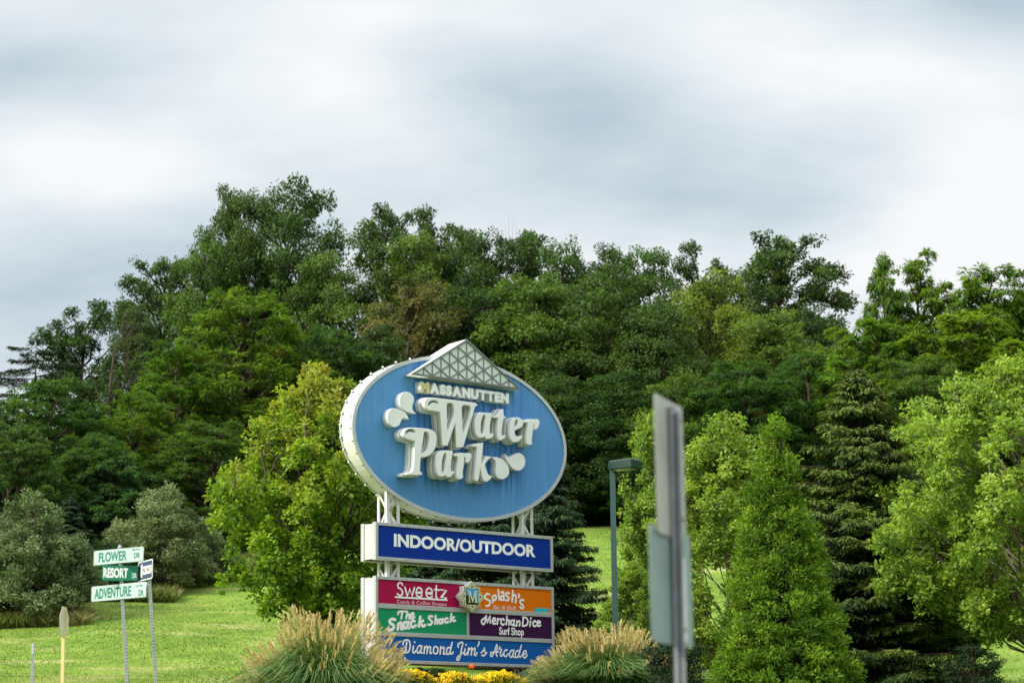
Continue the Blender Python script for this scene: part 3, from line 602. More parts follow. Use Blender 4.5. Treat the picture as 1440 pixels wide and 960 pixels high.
def blade(cpx, cpy, wl, wr, h, th, face, edge, depth=.080, esh=-.06):
    """double blade; its origin sits on the post, wl/wr metres to either side, turned by th degrees"""
    P = at(cpx, cpy, D1) - O1; q = post_x(P[2])
    r = bpy.data.objects.new('name_blade', None)
    f = MB().box(0, 0, 0, 0, 0, 0)
    o = solid('name_blade', [plate_loop(-wl, wr, -h / 2, h / 2, .012)], -depth / 2 - .002, .004, face, pole)
    o.location = (q[0], q[1], P[2]); o.rotation_euler = (0, 0, math.radians(th))
    solid('rear_plate', [plate_loop(-wl, wr, -h / 2, h / 2, .012)], depth / 2 - .002, .004, face, o).location.x = esh
    xe = -wl if esh < 0 else wr
    MB().box(min(xe, xe + esh * .8), max(xe, xe + esh * .8), -.012, depth / 2 - .003, -h / 2 + .01, h / 2 - .01).build('end_strip', edge, o)
    b = MB()
    for sx_, sz in ((-wl + .03, -h / 2 + .02), (-wl + .03, h / 2 - .02), (wr - .03, -h / 2 + .02), (wr - .03, h / 2 - .02), (0, h / 2 - .018), (0, -h / 2 + .018)):
        b.add([(sx_ + .008 * math.cos(t), -depth / 2 - .005, sz + .008 * math.sin(t)) for t in np.arange(6) * PI / 3], [tuple(range(6))])
    b.build('rivet', galv, o)
    return o, -depth / 2 - .0035
S_ = 3000 / D1
bl, yf = blade(168.5, 781.5, .50, .50, .222, -31, sheet, wood)
text('lettering', 'FLOWER', (-.40, .17, -.075, .073), yf, tgreen, bl, bold=.03)
text('lettering', 'DR', (.32, .435, -.058, .025), yf, tgreen, bl, bold=.03)
solid('arrow', [arrow(.43, .27, .075, .012, .034)], yf - .001, .001, tgreen, bl)
bl, yf = blade(168.7, 805.5, .30, .25, .232, 15, ggreen, blackm, esh=.055)
text('lettering', 'RESORT', (-.275, .10, -.075, .075), yf, M_['print'], bl, bold=.045)
text('lettering', 'DR', (.165, .232, -.078, .0), yf, M_['print'], bl, bold=.02)
bl, yf = blade(169.5, 831.5, .635, .56, .232, -36, sheet, wood)
text('lettering', 'ADVENTURE', (-.57, .24, -.082, .075), yf, tgreen, bl, bold=.03)
text('lettering', 'DR', (.40, .515, -.098, -.005), yf, tgreen, bl, bold=.03)
solid('arrow', [arrow(.335, .495, .062, .012, .034)], yf - .001, .001, tgreen, bl)
# one way sign
D2 = 34.0
b0 = at(221, 1075, D2); ow = empty('one_way_signpost', (b0[0], b0[1], float(ground(b0[0], b0[1])) - .02), 0, 'navy ONE WAY arrow sign on its own steel post beside the street names', 'road sign')
O2 = np.array(ow.location); t2 = at(208.5, 789, D2) - O2; f2 = np.array([(at(223, 1140, D2) - O2)[0], 0, 0.0])
square_post(ow, f2, t2)
P = at(207, 801.5, D2) - O2
o = solid('sign_plate', [plate_loop(-.30, .30, -.155, .155, .035, 4)], -.034, .004, M_['print'], ow)
o.location = (P[0], P[1], P[2]); o.rotation_euler = (0, 0, math.radians(-58))
solid('sign_face', [plate_loop(-.285, .285, -.140, .140, .03, 4)], -.0360, .0016, navy, o)
ar = [(-.275, 0), (-.12, -.115), (-.12, -.062), (.26, -.062), (.26, .062), (-.12, .062), (-.12, .115)]
solid('arrow', [ar], -.0378, .0014, M_['print'], o)
text('lettering', 'ONE WAY', (-.14, .245, -.040, .042), -.0388, blackm, o, bold=.035)
# yellow backed octagonal sign and thin post, left
yel = material('yellow_post_paint', (.74, .60, .28), .5, .4, noise=(.66, .52, .22), nscale=8)
back = material('weathered_sign_back', (.60, .55, .45), .5, .5, noise=(.52, .48, .40), nscale=5)
D3 = 30.0
b0 = at(85.5, 1080, D3); st_ = empty('stop_sign', (b0[0], b0[1], float(ground(b0[0], b0[1])) - .02), 0, 'octagonal road sign seen from behind and nearly edge on, on a yellow post', 'road sign')
O3 = np.array(st_.location); a = at(90, 853, D3) - O3; f3 = np.array([(at(84.5, 1110, D3) - O3)[0], 0, 0])
d = a - f3; po = MB().box(-.023, .023, -.023, .023, 0, np.linalg.norm(d)).build('post', yel, st_, bevel=.004); po.location = f3; po.rotation_euler = Vector((0, 0, 1)).rotation_difference(Vector(d)).to_euler()
P = at(94, 874.5, D3) - O3
o = solid('sign_plate', [[(.235 * math.cos(PI / 8 + k * PI / 4), .235 * math.sin(PI / 8 + k * PI / 4)) for k in range(8)]], .036, .005, back, st_)
o.location = (P[0], P[1], P[2]); o.rotation_euler = (0, 0, math.radians(86))
MB().box(-.02, .02, .02, .036, -.16, .16).build('bracket', galv, o)
D4 = 30.0
b0 = at(41, 1080, D4); g4 = empty('delineator_post', (b0[0], b0[1], float(ground(b0[0], b0[1])) - .02), 0, 'short bare grey metal post standing alone at the far left of the lawn', 'post')
O4 = np.array(g4.location); a = at(41, 903, D4) - O4
MB().box(-.02, .02, -.012, -.008, 0, a[2]).box(-.02, -.016, -.008, .012, 0, a[2]).box(.016, .02, -.008, .012, 0, a[2]).build('post', galv, g4)
MB().box(-.018, .018, -.016, -.0125, a[2] - .16, a[2] - .02).build('reflector_strip', material('dull_reflector', (.42, .44, .45), .3, .5), g4)
# foreground signpost, backs of two plates
D5 = 11.0
b0 = at(957, 1100, D5); fg = empty('near_signpost', (b0[0], b0[1], 0), 0, 'close out of focus signpost seen from behind with two stacked narrow plates', 'road sign')
O5 = np.array(fg.location); O5[2] = float(ground(b0[0], b0[1])) - .02; fg.location = O5
a = at(948.5, 572, D5) - O5; q = at(956.5, 960, D5) - O5; f5 = a + (q - a) * (a[2] / (a[2] - q[2]))
square_post(fg, f5, a, w=.054, pitch=.0254, hr=.22)
tan_back = material('dull_tan_sign_back', (.52, .52, .44), .45, .6, metal=.1, noise=(.42, .42, .36), nscale=4)
grn_back = material('dull_green_sign_back', (.30, .40, .36), .4, .6, metal=.1, noise=(.25, .34, .31), nscale=4)
def fplate(c, w0, w1, h0, h1, m, th, nm):
    P = at(c[0], c[1], D5) - O5
    o = solid(nm, [plate_loop(-w0, w1, -h0, h1, .03, 4)], .030, .003, m, fg, bevel=.001); o.location = P; o.rotation_euler = (0, 0, math.radians(th)); return o
p1 = fplate((951, 658), .255, .245, .36, .36, tan_back, 69, 'upper_plate')
p2 = fplate((954, 825), .33, .29, .295, .295, grn_back, 66, 'lower_plate')
MB().box(.10, .145, .012, .029, -.27, .16).build('white_strip', M_['print'], p2)
b = MB()
for z in (-.27, .27): b.lathe([(.012, 0), (.012, .012)], 6, (0, 0, 0))
for pl, zz in ((p1, (-.27, .25)), (p2, (-.22, .22))):
    for z in zz:
        o = MB().box(-.011, .011, -.034, -.022, z - .011, z + .011).build('bolt', material('rusty_bolt', (.22, .12, .08), .6, .4), pl, bevel=.003)
# lamp post
lampg = material('lamp_green_paint', (.007, .038, .026), .5, .3, noise=(.006, .032, .022), nscale=3)
poleg = material('lamp_pole_paint', (.09, .18, .175), .45, .5, noise=(.08, .155, .15), nscale=3, stretch=(1, 1, .3))
lensm = material('lamp_lens', (.45, .48, .46), .2, .5)
DL = 52.0
b0 = at(868, 1000, DL); lp = empty('parking_lot_lamp', (b0[0], b0[1], float(ground(b0[0], b0[1])) - .02), 0, 'green shoebox lamp head on a square teal pole rising behind the plume grass', 'street lamp')
O6 = np.array(lp.location); a = at(861, 654, DL) - O6; q = at(865.5, 885, DL) - O6; f6 = a + (q - a) * (a[2] / (a[2] - q[2]))
d = a - f6; po = MB().box(-.066, .066, -.066, .066, 0, np.linalg.norm(d)).build('pole', poleg, lp, bevel=.006); po.location = f6; po.rotation_euler = Vector((0, 0, 1)).rotation_difference(Vector(d)).to_euler(); po.rotation_euler.z += 0
MB().box(-.15, .15, -.15, .15, 0, .03).build('base_plate', poleg, lp, bevel=.006).location = f6
hd = MB(); x0, x1 = 0.0, .70
hd.add([(x0, -.24, .0), (x1, -.24, .0), (x1, .24, .0), (x0, .24, .0), (x0 + .01, -.23, .19), (x1 - .01, -.23, .19), (x1 - .01, .23, .19), (x0 + .01, .23, .19), (x0 + .05, -.18, .23), (x1 - .05, -.18, .23), (x1 - .05, .18, .23), (x0 + .05, .18, .23)],
       [(3, 2, 1, 0), (0, 1, 5, 4), (1, 2, 6, 5), (2, 3, 7, 6), (3, 0, 4, 7), (4, 5, 9, 8), (5, 6, 10, 9), (6, 7, 11, 10), (7, 4, 8, 11), (8, 9, 10, 11)])
h = hd.build('lamp_head', lampg, lp, bevel=.006); hp = at(861, 661.5, DL) - O6; h.location = (hp[0] + .03, hp[1], hp[2]); h.rotation_euler = (0, 0, math.radians(-38))
MB().box(.08, .58, -.16, .16, -.012, -.001).build('lens', lensm, h)
MB().box(-.10, .0, -.04, .04, .03, .12).build('arm', lampg, h)

# ------------------------------------------------------------------ vegetation builders
bark = material('bark_grey_brown', (.11, .085, .06), .9, .1, noise=(.05, .04, .03), nscale=9, stretch=(1, 1, .25), bump=.5, bscale=20)
barkpale = material('bark_pale', (.22, .19, .155), .9, .1, noise=(.12, .10, .08), nscale=9, stretch=(1, 1, .25), bump=.3, bscale=20)
LM = dict(broad=leaf_material('broad_leaf', .34, .55, .25), soft=leaf_material('soft_leaf', .42, .55, .25, (1.35, 1.3, .5)), needle=leaf_material('needle_foliage', .18, .6, .2, (1.2, 1.2, .6)),
          silver=leaf_material('silver_leaf', .25, .55, .35, (1.1, 1.1, .8)), grass=leaf_material('grass_blade', .35, .5, .3, (1.2, 1.2, .6), .0))
def unit(v): return v / (np.linalg.norm(v, axis=-1, keepdims=True) + 1e-9)
def rsph(n, r=rng): return unit(r.normal(size=(n, 3)))
def quads_mesh(name, V, T, mat):
    """V (n,4,3) corner points, T (n,3) colours"""
    n = len(V); me = bpy.data.meshes.new(name)
    me.vertices.add(4 * n); me.vertices.foreach_set('co', V.reshape(-1).astype(np.float32))
    me.loops.add(4 * n); me.loops.foreach_set('vertex_index', np.arange(4 * n, dtype=np.int32))
    me.polygons.add(n); me.polygons.foreach_set('loop_start', np.arange(0, 4 * n, 4, dtype=np.int32))
    try: me.polygons.foreach_set('loop_total', np.full(n, 4, dtype=np.int32))
    except Exception: pass
    a = me.color_attributes.new('tint', 'FLOAT_COLOR', 'POINT')
    col = np.concatenate([np.repeat(T, 4, axis=0), np.ones((4 * n, 1))], 1).astype(np.float32); a.data.foreach_set('color', col.ravel())
    me.materials.append(mat); me.update(calc_edges=True); return me
def leaves(P, A, Nrm, Ln, Wd_, fold=.25):
    """rhombic folded leaves at P, along A, facing Nrm"""
    A = unit(A); B = unit(np.cross(A, Nrm)); U = np.cross(B, A); Ln = Ln[:, None]; Wd_ = Wd_[:, None]
    return np.stack([P, P + A * Ln * .48 + B * Wd_ * .5 + U * Wd_ * fold, P + A * Ln - U * Ln * .12, P + A * Ln * .48 - B * Wd_ * .5 + U * Wd_ * fold], 1)
def mixcol(cols, t):
    cols = np.array(cols); t = np.clip(t, 0, .9999) * (len(cols) - 1); i = t.astype(int); f = (t - i)[:, None]; return cols[i] * (1 - f) + cols[i + 1] * f
def tubes(name, items, mat):
    b = MB()
    for pts, rad, n in items: b.tube(pts, rad, n)
    me = bpy.data.meshes.new(name); me.from_pydata(b.v, [], b.f); me.materials.append(mat); me.polygons.foreach_set('use_smooth', [True] * len(me.polygons)); me.update(); return me
def curve_pts(a, b, sag, n=5, r=None):
    a = np.array(a, float); b = np.array(b, float); t = np.linspace(0, 1, n)[:, None]
    p = a + (b - a) * t; p[:, 2] += (np.sin(t[:, 0] * PI) * sag); w = (r or rng).normal(size=(n, 3)) * np.linalg.norm(b - a) * .03; w[0] = w[-1] = 0; return p + w
def broadleaf(seed, H, R, zb, nl, lr, cpl, lpc, cr, LL, LW, cols, prof, mat='broad', bk=None, droop=.1, shell=.5, flat=.8, up=.5, pinnate=False, stems=1, tr=None, rust=0, squash=1.0, topcol=None, cflat=.7, twigp=.35, fill=0.0, sway=.02, loose=(.55, 1.05)):
    r = np.random.default_rng(seed); lobes = []; tries = 0; md = 1.25
    while len(lobes) < nl and tries < 20000:
        tries += 1
        if tries % 2500 == 0: md *= .85
        t = r.uniform(0, 1); z = zb + t * (H - zb); rad = R * prof(t); q = math.sqrt(r.uniform(shell ** 2, 1)) if t < .85 else math.sqrt(r.uniform(0, 1)); L0 = r.uniform(*lr) * (.75 + .4 * (1 - t))
        rr = max(0, rad - L0 * .8) * q; a = r.uniform(0, 2 * PI); z = min(z, H - L0 * flat)
        p = np.array([rr * math.cos(a), rr * math.sin(a), z])
        if all(np.linalg.norm((p - o[0]) * (1, 1, 1.2)) > md * .62 * (L0 + o[1]) for o in lobes): lobes.append((p, L0))
    V = []; T = []; sk = []
    r0 = tr or H * .014 + .05
    trunks = []
    for s in range(stems):
        off = np.array([0, 0, 0.]) if stems == 1 else np.array([math.cos(2 * PI * s / stems + .4), math.sin(2 * PI * s / stems + .4), 0]) * R * .42
        b0 = off * .12; e0 = off + np.array([r.normal() * sway * H, r.normal() * sway * H, H * (.86 if stems == 1 else .8)])
        n = 9; ts = np.linspace(0, 1, n); pts = b0 + (e0 - b0) * ts[:, None] ** (1 if stems == 1 else 1.2); pts[1:-1] += r.normal(size=(n - 2, 3)) * H * .008; pts[0, 2] = -.5
        pts[:, 2] = np.linspace(-.5, e0[2], n); trunks.append(pts)
        sk.append((pts, r0 * (1 - ts) ** .8 / (stems ** .4) + .02, 8))
    for (p, L0) in lobes:
        tp = trunks[r.integers(len(trunks))]; hz = max(zb * .6, p[2] - np.linalg.norm(p[:2]) * r.uniform(.6, 1.1) - .4); hz = min(hz, tp[-1][2] * .97)
        bp = np.array([np.interp(hz, tp[:, 2], tp[:, k]) for k in range(3)]); 
        sk.append((curve_pts(bp, p, np.linalg.norm(p - bp) * .08, 6, r), np.linspace(r0 * .34, .016, 6), 5))
        n = int(cpl * (L0 / np.mean(lr)) ** 2); d = rsph(n * 2, r); d = d[d[:, 2] > -.55][:n]; n = len(d)
        lum = r.normal() * .12; extra = None
        if r.uniform() < fill:
            q_ = r.uniform(.45, .75); e_ = bp + (p - bp) * q_; d2 = rsph(max(4, n // 2), r); extra = e_ + d2 * L0 * .7 * r.uniform(.4, 1, (len(d2), 1))
        cc = p + d * L0 * r.uniform(loose[0], loose[1], (n, 1)) * np.array([1, 1, flat])
        if extra is not None: cc = np.concatenate([cc, extra]); d = np.concatenate([d, d2]); n = len(d)
        for c in cc[: int(n * twigp)]: sk.append((curve_pts(p, c, .05, 3, r), [.022, .014, .006], 3))
        m = lpc; N = n * m; ci = np.repeat(np.arange(n), m)
        o = rsph(N, r) * (r.uniform(0, 1, (N, 1)) ** .45) * cr * np.array([1, 1, cflat]); cs = r.uniform(.7, 1.25, n)[ci][:, None]; o *= cs
        P = cc[ci] + o; dd = d[ci]
        if pinnate:
            ax = unit(o * np.array([1, 1, .3]) + dd * .3 * cr + r.normal(size=(N, 3)) * cr * .15); P = cc[ci] + o * .45; ax[:, 2] -= droop
            nm = np.tile([0, 0, 1.], (N, 1)) + r.normal(size=(N, 3)) * .25
        else:
            ax = unit(o) * .8 + dd * .4 + r.normal(size=(N, 3)) * .55; ax[:, 2] -= droop
            nm = np.tile([0, 0, up], (N, 1)) + dd * .7 + unit(o) * 1.0 + r.normal(size=(N, 3)) * .35
        ln = LL * r.uniform(.65, 1.25, N); wd = LW * r.uniform(.7, 1.2, N)
        V.append(leaves(P, ax, nm, ln, wd))
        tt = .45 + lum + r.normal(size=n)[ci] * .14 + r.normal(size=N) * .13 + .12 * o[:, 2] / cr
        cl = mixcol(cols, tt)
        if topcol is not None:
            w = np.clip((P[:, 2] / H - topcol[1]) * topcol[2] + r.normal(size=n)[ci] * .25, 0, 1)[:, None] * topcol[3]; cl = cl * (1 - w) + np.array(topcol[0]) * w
        if rust:
            w = ((r.uniform(size=n) < rust)[ci] & (r.uniform(size=N) < .6)); cl[w] = np.array([.20, .085, .035]) * r.uniform(.6, 1.3, (w.sum(), 1))
        T.append(cl)
    V = np.concatenate(V); T = np.concatenate(T)
    k = V[:, :, 2].mean(1) > .02
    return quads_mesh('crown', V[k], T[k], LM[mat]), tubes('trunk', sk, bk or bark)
def conifer(seed, H, R, zb, nb, sp, cols, L_=.22, W_=.06, hang=.7, curve=.25, prof=lambda t: (1 - t) ** .8, tiph=0, bk=None):
    """whorled boughs carrying hanging sprays"""
    r = np.random.default_rng(seed); V = []; T = []; ts = np.linspace(0, 1, 10)
    sk = [(np.stack([ts * 0 + .02 * np.sin(ts * 9), ts * 0, -.4 + ts * (H + .3)], 1), (H * .016) * (1 - ts) + .012, 7)]
    for i in range(nb):
        t = (i + r.uniform(-1, 1) * nb * .03) / nb; t = min(max(t, 0), .995); z = zb + t * (H - zb); ln = R * prof(t) * r.uniform(.62, 1.1) + .06; a = i * 2.399 + r.normal() * .3
        u = np.array([math.cos(a), math.sin(a), 0]); s = np.linspace(0, 1, 6); rise = r.uniform(-.05, .1) + .35 * max(0, t - .6)
        pts = np.stack([u[0] * s * ln, u[1] * s * ln, z + ln * (rise * s - curve * 1.6 * s * (1 - s * .62) + .0 * s)], 1)
        sk.append((pts, np.linspace(.018 + .008 * ln, .004, 6), 3))
        N = int(sp * ln * (1.15 - .3 * t) / R) + 8; q = r.uniform(.08, 1, N) ** .75; P = np.stack([np.interp(q, s, pts[:, k]) for k in range(3)], 1)
        side = np.cross(u, [0, 0, 1]); lat = r.normal(size=N) * .16 * ln ** .6 * (1.1 - q * .7); P = P + side * lat[:, None]; P[:, 2] -= np.abs(lat) * .25 + r.uniform(0, .10, N)
        ax = side * np.sign(lat)[:, None] * r.uniform(.2, 1, (N, 1)) + u * r.uniform(.2, 1.0, (N, 1)) + r.normal(size=(N, 3)) * .25; ax[:, 2] -= hang * r.uniform(.2, 1.6, N)
        nm = np.tile([0, 0, 1.0], (N, 1)) + u * .6 + r.normal(size=(N, 3)) * .5
        V.append(leaves(P, ax, nm, L_ * r.uniform(.6, 1.3, N), W_ * r.uniform(.7, 1.3, N), .1))
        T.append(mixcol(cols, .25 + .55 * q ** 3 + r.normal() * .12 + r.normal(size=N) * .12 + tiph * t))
    V = np.concatenate(V); T = np.concatenate(T); k = V[:, :, 2].mean(1) > .02
    return quads_mesh('crown', V[k], T[k], LM['needle']), tubes('trunk', sk, bk or bark)
def bare_tree(seed, H, R):
    r = np.random.default_rng(seed); sk = []
    def grow(p, d, ln, rad, dep):
        n = 5; pts = [p]; dd = d.copy()
        for k in range(n - 1): dd = unit(dd + r.normal(size=3) * .16 + np.array([0, 0, .06])); pts.append(pts[-1] + dd * ln / (n - 1))
        sk.append((np.array(pts), np.linspace(rad, rad * .5, n), 5 if dep < 2 else 3))
        if dep < 4:
            for k in range(r.integers(2, 5) if dep else 5):
                q = r.uniform(.35, 1); b = pts[min(n - 1, int(q * (n - 1)))]; w = unit(dd + rsph(1, r)[0] * .85); w[2] = abs(w[2]) * .8 + .15; grow(b, unit(w), ln * r.uniform(.45, .7), rad * .42, dep + 1)
    grow(np.array([0, 0, -.4]), np.array([.04, 0, 1.]), H * .62, H * .013, 0)
    return sk
bush = lambda t: math.sqrt(max(0, 1 - (t * .98) ** 2.2)) * (.85 + .15 * min(1, t * 5))
oakp = lambda t: (.62 + .95 * t - .2 * t * t) * math.sqrt(max(0, 1 - max(0, (t - .55) / .47) ** 2)) / 1.0
airyp = lambda t: float(np.interp(t, [0, .15, .3, .5, .7, .85, 1], [.45, .85, 1, .95, .72, .48, .15]))
roundp = lambda t: math.sqrt(max(.02, 1 - ((t - .45) / .58) ** 2))
fullp = lambda t: (1 - .12 * t) * math.sqrt(max(0, 1 - max(0, (t - .35) / .67) ** 2))
pyrp = lambda t: (.30 + .70 * (1 - t)) * (min(1, .75 + t * 2)) * math.sqrt(max(0.03, 1 - max(0, (t - .7) / .32) ** 2))
PROTO = {}
def proto(name, H, R, fn): PROTO[name] = dict(H=H, R=R, fn=fn, mesh=None)
DG = [(.028, .058, .014), (.058, .110, .023), (.110, .180, .036)]
MG = [(.038, .080, .014), (.078, .145, .023), (.14, .225, .036)]
proto('oak', 15, 4.2, lambda: broadleaf(11, 15, 4.2, 3.0, 46, (.9, 1.6), 19, 50, .56, .20, .13, DG, oakp, fill=.4))
proto('oak_b', 15, 4.2, lambda: broadleaf(12, 15, 4.2, 2.0, 50, (.8, 1.5), 19, 48, .54, .20, .13, MG, fullp, fill=.3))
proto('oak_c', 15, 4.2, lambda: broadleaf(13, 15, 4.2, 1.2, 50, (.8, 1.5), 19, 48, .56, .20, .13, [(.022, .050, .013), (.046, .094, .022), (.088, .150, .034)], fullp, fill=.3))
proto('airy_oak', 15, 3.6, lambda: broadleaf(21, 15, 3.6, 5.0, 42, (.5, .95), 17, 30, .38, .19, .13, DG, oakp, shell=.35, twigp=.8, fill=.9))
proto('airy_oak_b', 15, 3.6, lambda: broadleaf(22, 15, 3.6, 4.0, 40, (.45, .9), 16, 30, .36, .19, .13, DG, roundp, shell=.3, twigp=.8, fill=.9))
proto('yellow_tree', 12, 3.6, lambda: broadleaf(31, 12, 3.6, 1.5, 46, (.6, 1.2), 22, 32, .38, .18, .11, [(.05, .10, .018), (.12, .19, .030), (.22, .29, .05)], fullp, 'soft', fill=.5))
proto('brown_tree', 11, 3.2, lambda: broadleaf(32, 11, 3.2, 1.5, 44, (.45, .85), 18, 26, .34, .16, .10, [(.055, .085, .025), (.12, .13, .045), (.21, .165, .07)], fullp, 'soft', shell=.3, rust=.05, twigp=.8, fill=.6))
proto('locust', 12, 4.2, lambda: broadleaf(41, 12, 4.2, .6, 58, (.7, 1.3), 22, 40, .46, .28, .075, [(.045, .095, .016), (.090, .175, .026), (.17, .28, .040)], fullp, 'soft', droop=.25, flat=.85, pinnate=True, rust=.03, cflat=.75))
proto('locust_b', 11, 4.2, lambda: broadleaf(42, 11, 4.2, .4, 58, (.7, 1.2), 24, 36, .46, .28, .075, [(.030, .075, .022), (.062, .130, .036), (.12, .205, .052)], fullp, 'soft', droop=.25, flat=.8, pinnate=True, rust=.01, cflat=.7))
proto('walnut', 13, 3.6, lambda: broadleaf(51, 13, 3.6, .6, 56, (.55, 1.1), 22, 30, .44, .34, .09, [(.05, .11, .014), (.105, .20, .024), (.19, .31, .036)], fullp, 'soft', droop=.4, flat=.8, pinnate=True, cflat=.6, twigp=.6, fill=.5))
proto('walnut_b', 13, 3.4, lambda: broadleaf(52, 13, 3.4, 2.0, 48, (.5, 1.0), 20, 28, .44, .34, .09, [(.05, .11, .014), (.105, .20, .024), (.19, .31, .036)], lambda t: (1.0 - .45 * t) * math.sqrt(max(0, 1 - max(0, (t - .7) / .32) ** 2)), 'soft', droop=.4, flat=.9, pinnate=True, cflat=.6, shell=.3, twigp=.7, fill=.8))
proto('sumac', 7, 4.0, lambda: broadleaf(61, 7, 4.0, .3, 48, (.6, 1.1), 22, 32, .42, .32, .085, [(.024, .066, .024), (.046, .115, .040), (.09, .18, .055)], bush, 'soft', droop=.3, flat=.6, pinnate=True, cflat=.45))
proto('thicket', 5, 3.4, lambda: broadleaf(71, 5, 3.4, .2, 40, (.5, .9), 20, 28, .36, .16, .10, [(.025, .06, .014), (.05, .11, .024), (.09, .165, .034)], bush))
proto('maple', 8, 2.7, lambda: broadleaf(81, 8, 2.7, 1.5, 84, (.20, .46), 14, 34, .18, .125, .09, [(.075, .16, .014), (.165, .30, .022), (.33, .47, .04)], lambda t: float(np.interp(t, [0, .08, .2, .35, .45, .58, .68, .8, .9, 1], [.30, .62, .85, .80, 1.0, 1.0, .80, .50, .32, .12])), 'soft', stems=5, tr=.075, droop=-.15, flat=1.7, shell=.4, topcol=((.46, .36, .09), .60, 1.8, .5), twigp=.5, cflat=1.1, loose=(.3, 1.35)))
proto('maple_right', 8, 4.0, lambda: broadleaf(82, 8, 4.0, 1.7, 150, (.22, .50), 19, 34, .16, .11, .07, [(.12, .20, .03), (.25, .37, .05), (.44, .55, .11)], airyp, 'soft', tr=.07, droop=-.15, twigp=.4, cflat=1.0, flat=1.35, shell=.4, fill=.3, loose=(.3, 1.45), bk=barkpale))
proto('birch', 7, 1.9, lambda: broadleaf(91, 7, 1.9, .7, 60, (.18, .42), 14, 34, .17, .11, .07, [(.10, .19, .022), (.21, .33, .045), (.38, .50, .09)], lambda t: float(np.interp(t, [0, .15, .4, .7, .9, 1], [.6, .95, 1, .7, .35, .1])), 'soft', bk=barkpale, droop=.1, flat=1.3, shell=.25, twigp=.8, cflat=.9, tr=.04, fill=.2, loose=(.3, 1.4)))
proto('olive', 4.4, 2.3, lambda: broadleaf(101, 4.4, 2.3, .2, 84, (.22, .50), 18, 36, .19, .12, .045, [(.065, .10, .03), (.16, .22, .075), (.35, .41, .21)], lambda t: float(np.interp(t, [0, .3, .6, .8, .9, 1], [.95, 1, .8, .45, .3, .1])), 'silver', droop=-.35, up=.3, twigp=.25, tr=.05, flat=1.15))
proto('yew', 2.0, 1.0, lambda: broadleaf(111, 2.0, 1.0, .05, 30, (.2, .34), 18, 40, .12, .06, .028, [(.012, .028, .012), (.025, .055, .02), (.045, .085, .03)], bush, 'needle'))
proto('arborvitae', 6, 1.5, lambda: broadleaf(121, 6, 1.5, .1, 210, (.16, .34), 17, 32, .13, .10, .032, [(.045, .105, .010), (.135, .24, .020), (.31, .44, .04)], lambda t: (1 - t) ** .88 * .97 + .04, 'soft', shell=.74, droop=-.35, up=.2, twigp=.1, cflat=1.0, rust=.01))
proto('spruce', 8, 2.0, lambda: conifer(131, 8, 2.0, .3, 360, 460, [(.009, .024, .008), (.026, .058, .013), (.085, .135, .020)], .13, .036, .9, tiph=.42, prof=lambda t: (1 - t) ** .62))
proto('spruce_dark', 7, 1.9, lambda: conifer(132, 7, 1.9, .3, 240, 460, [(.010, .028, .011), (.024, .055, .02), (.055, .105, .035)], .14, .036, 1.1, .30))
proto('pine', 9, 3.2, lambda: conifer(133, 9, 3.2, 3.0, 50, 620, [(.016, .036, .018), (.03, .062, .027), (.055, .095, .04)], .22, .045, .1, .10, prof=lambda t: 1 - .6 * t))
def get(kind):
    p = PROTO[kind]
    if p['mesh'] is None:
        p['mesh'] = p['fn'](); me = p['mesh'][0]; co = np.empty(len(me.vertices) * 3, np.float32); me.vertices.foreach_get('co', co); co = co.reshape(-1, 3)
        p['H'] = float(np.quantile(co[:, 2], .9992)); p['R'] = float(np.quantile(np.abs(co[:, 0]), .985))
    return p
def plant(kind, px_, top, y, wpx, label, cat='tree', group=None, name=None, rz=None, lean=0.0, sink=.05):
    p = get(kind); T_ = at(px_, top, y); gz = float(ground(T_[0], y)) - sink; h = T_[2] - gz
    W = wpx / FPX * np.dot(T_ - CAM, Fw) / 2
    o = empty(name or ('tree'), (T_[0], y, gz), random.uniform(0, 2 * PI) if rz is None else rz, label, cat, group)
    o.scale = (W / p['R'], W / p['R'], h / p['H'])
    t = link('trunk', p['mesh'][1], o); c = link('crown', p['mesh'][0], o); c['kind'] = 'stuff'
    return o

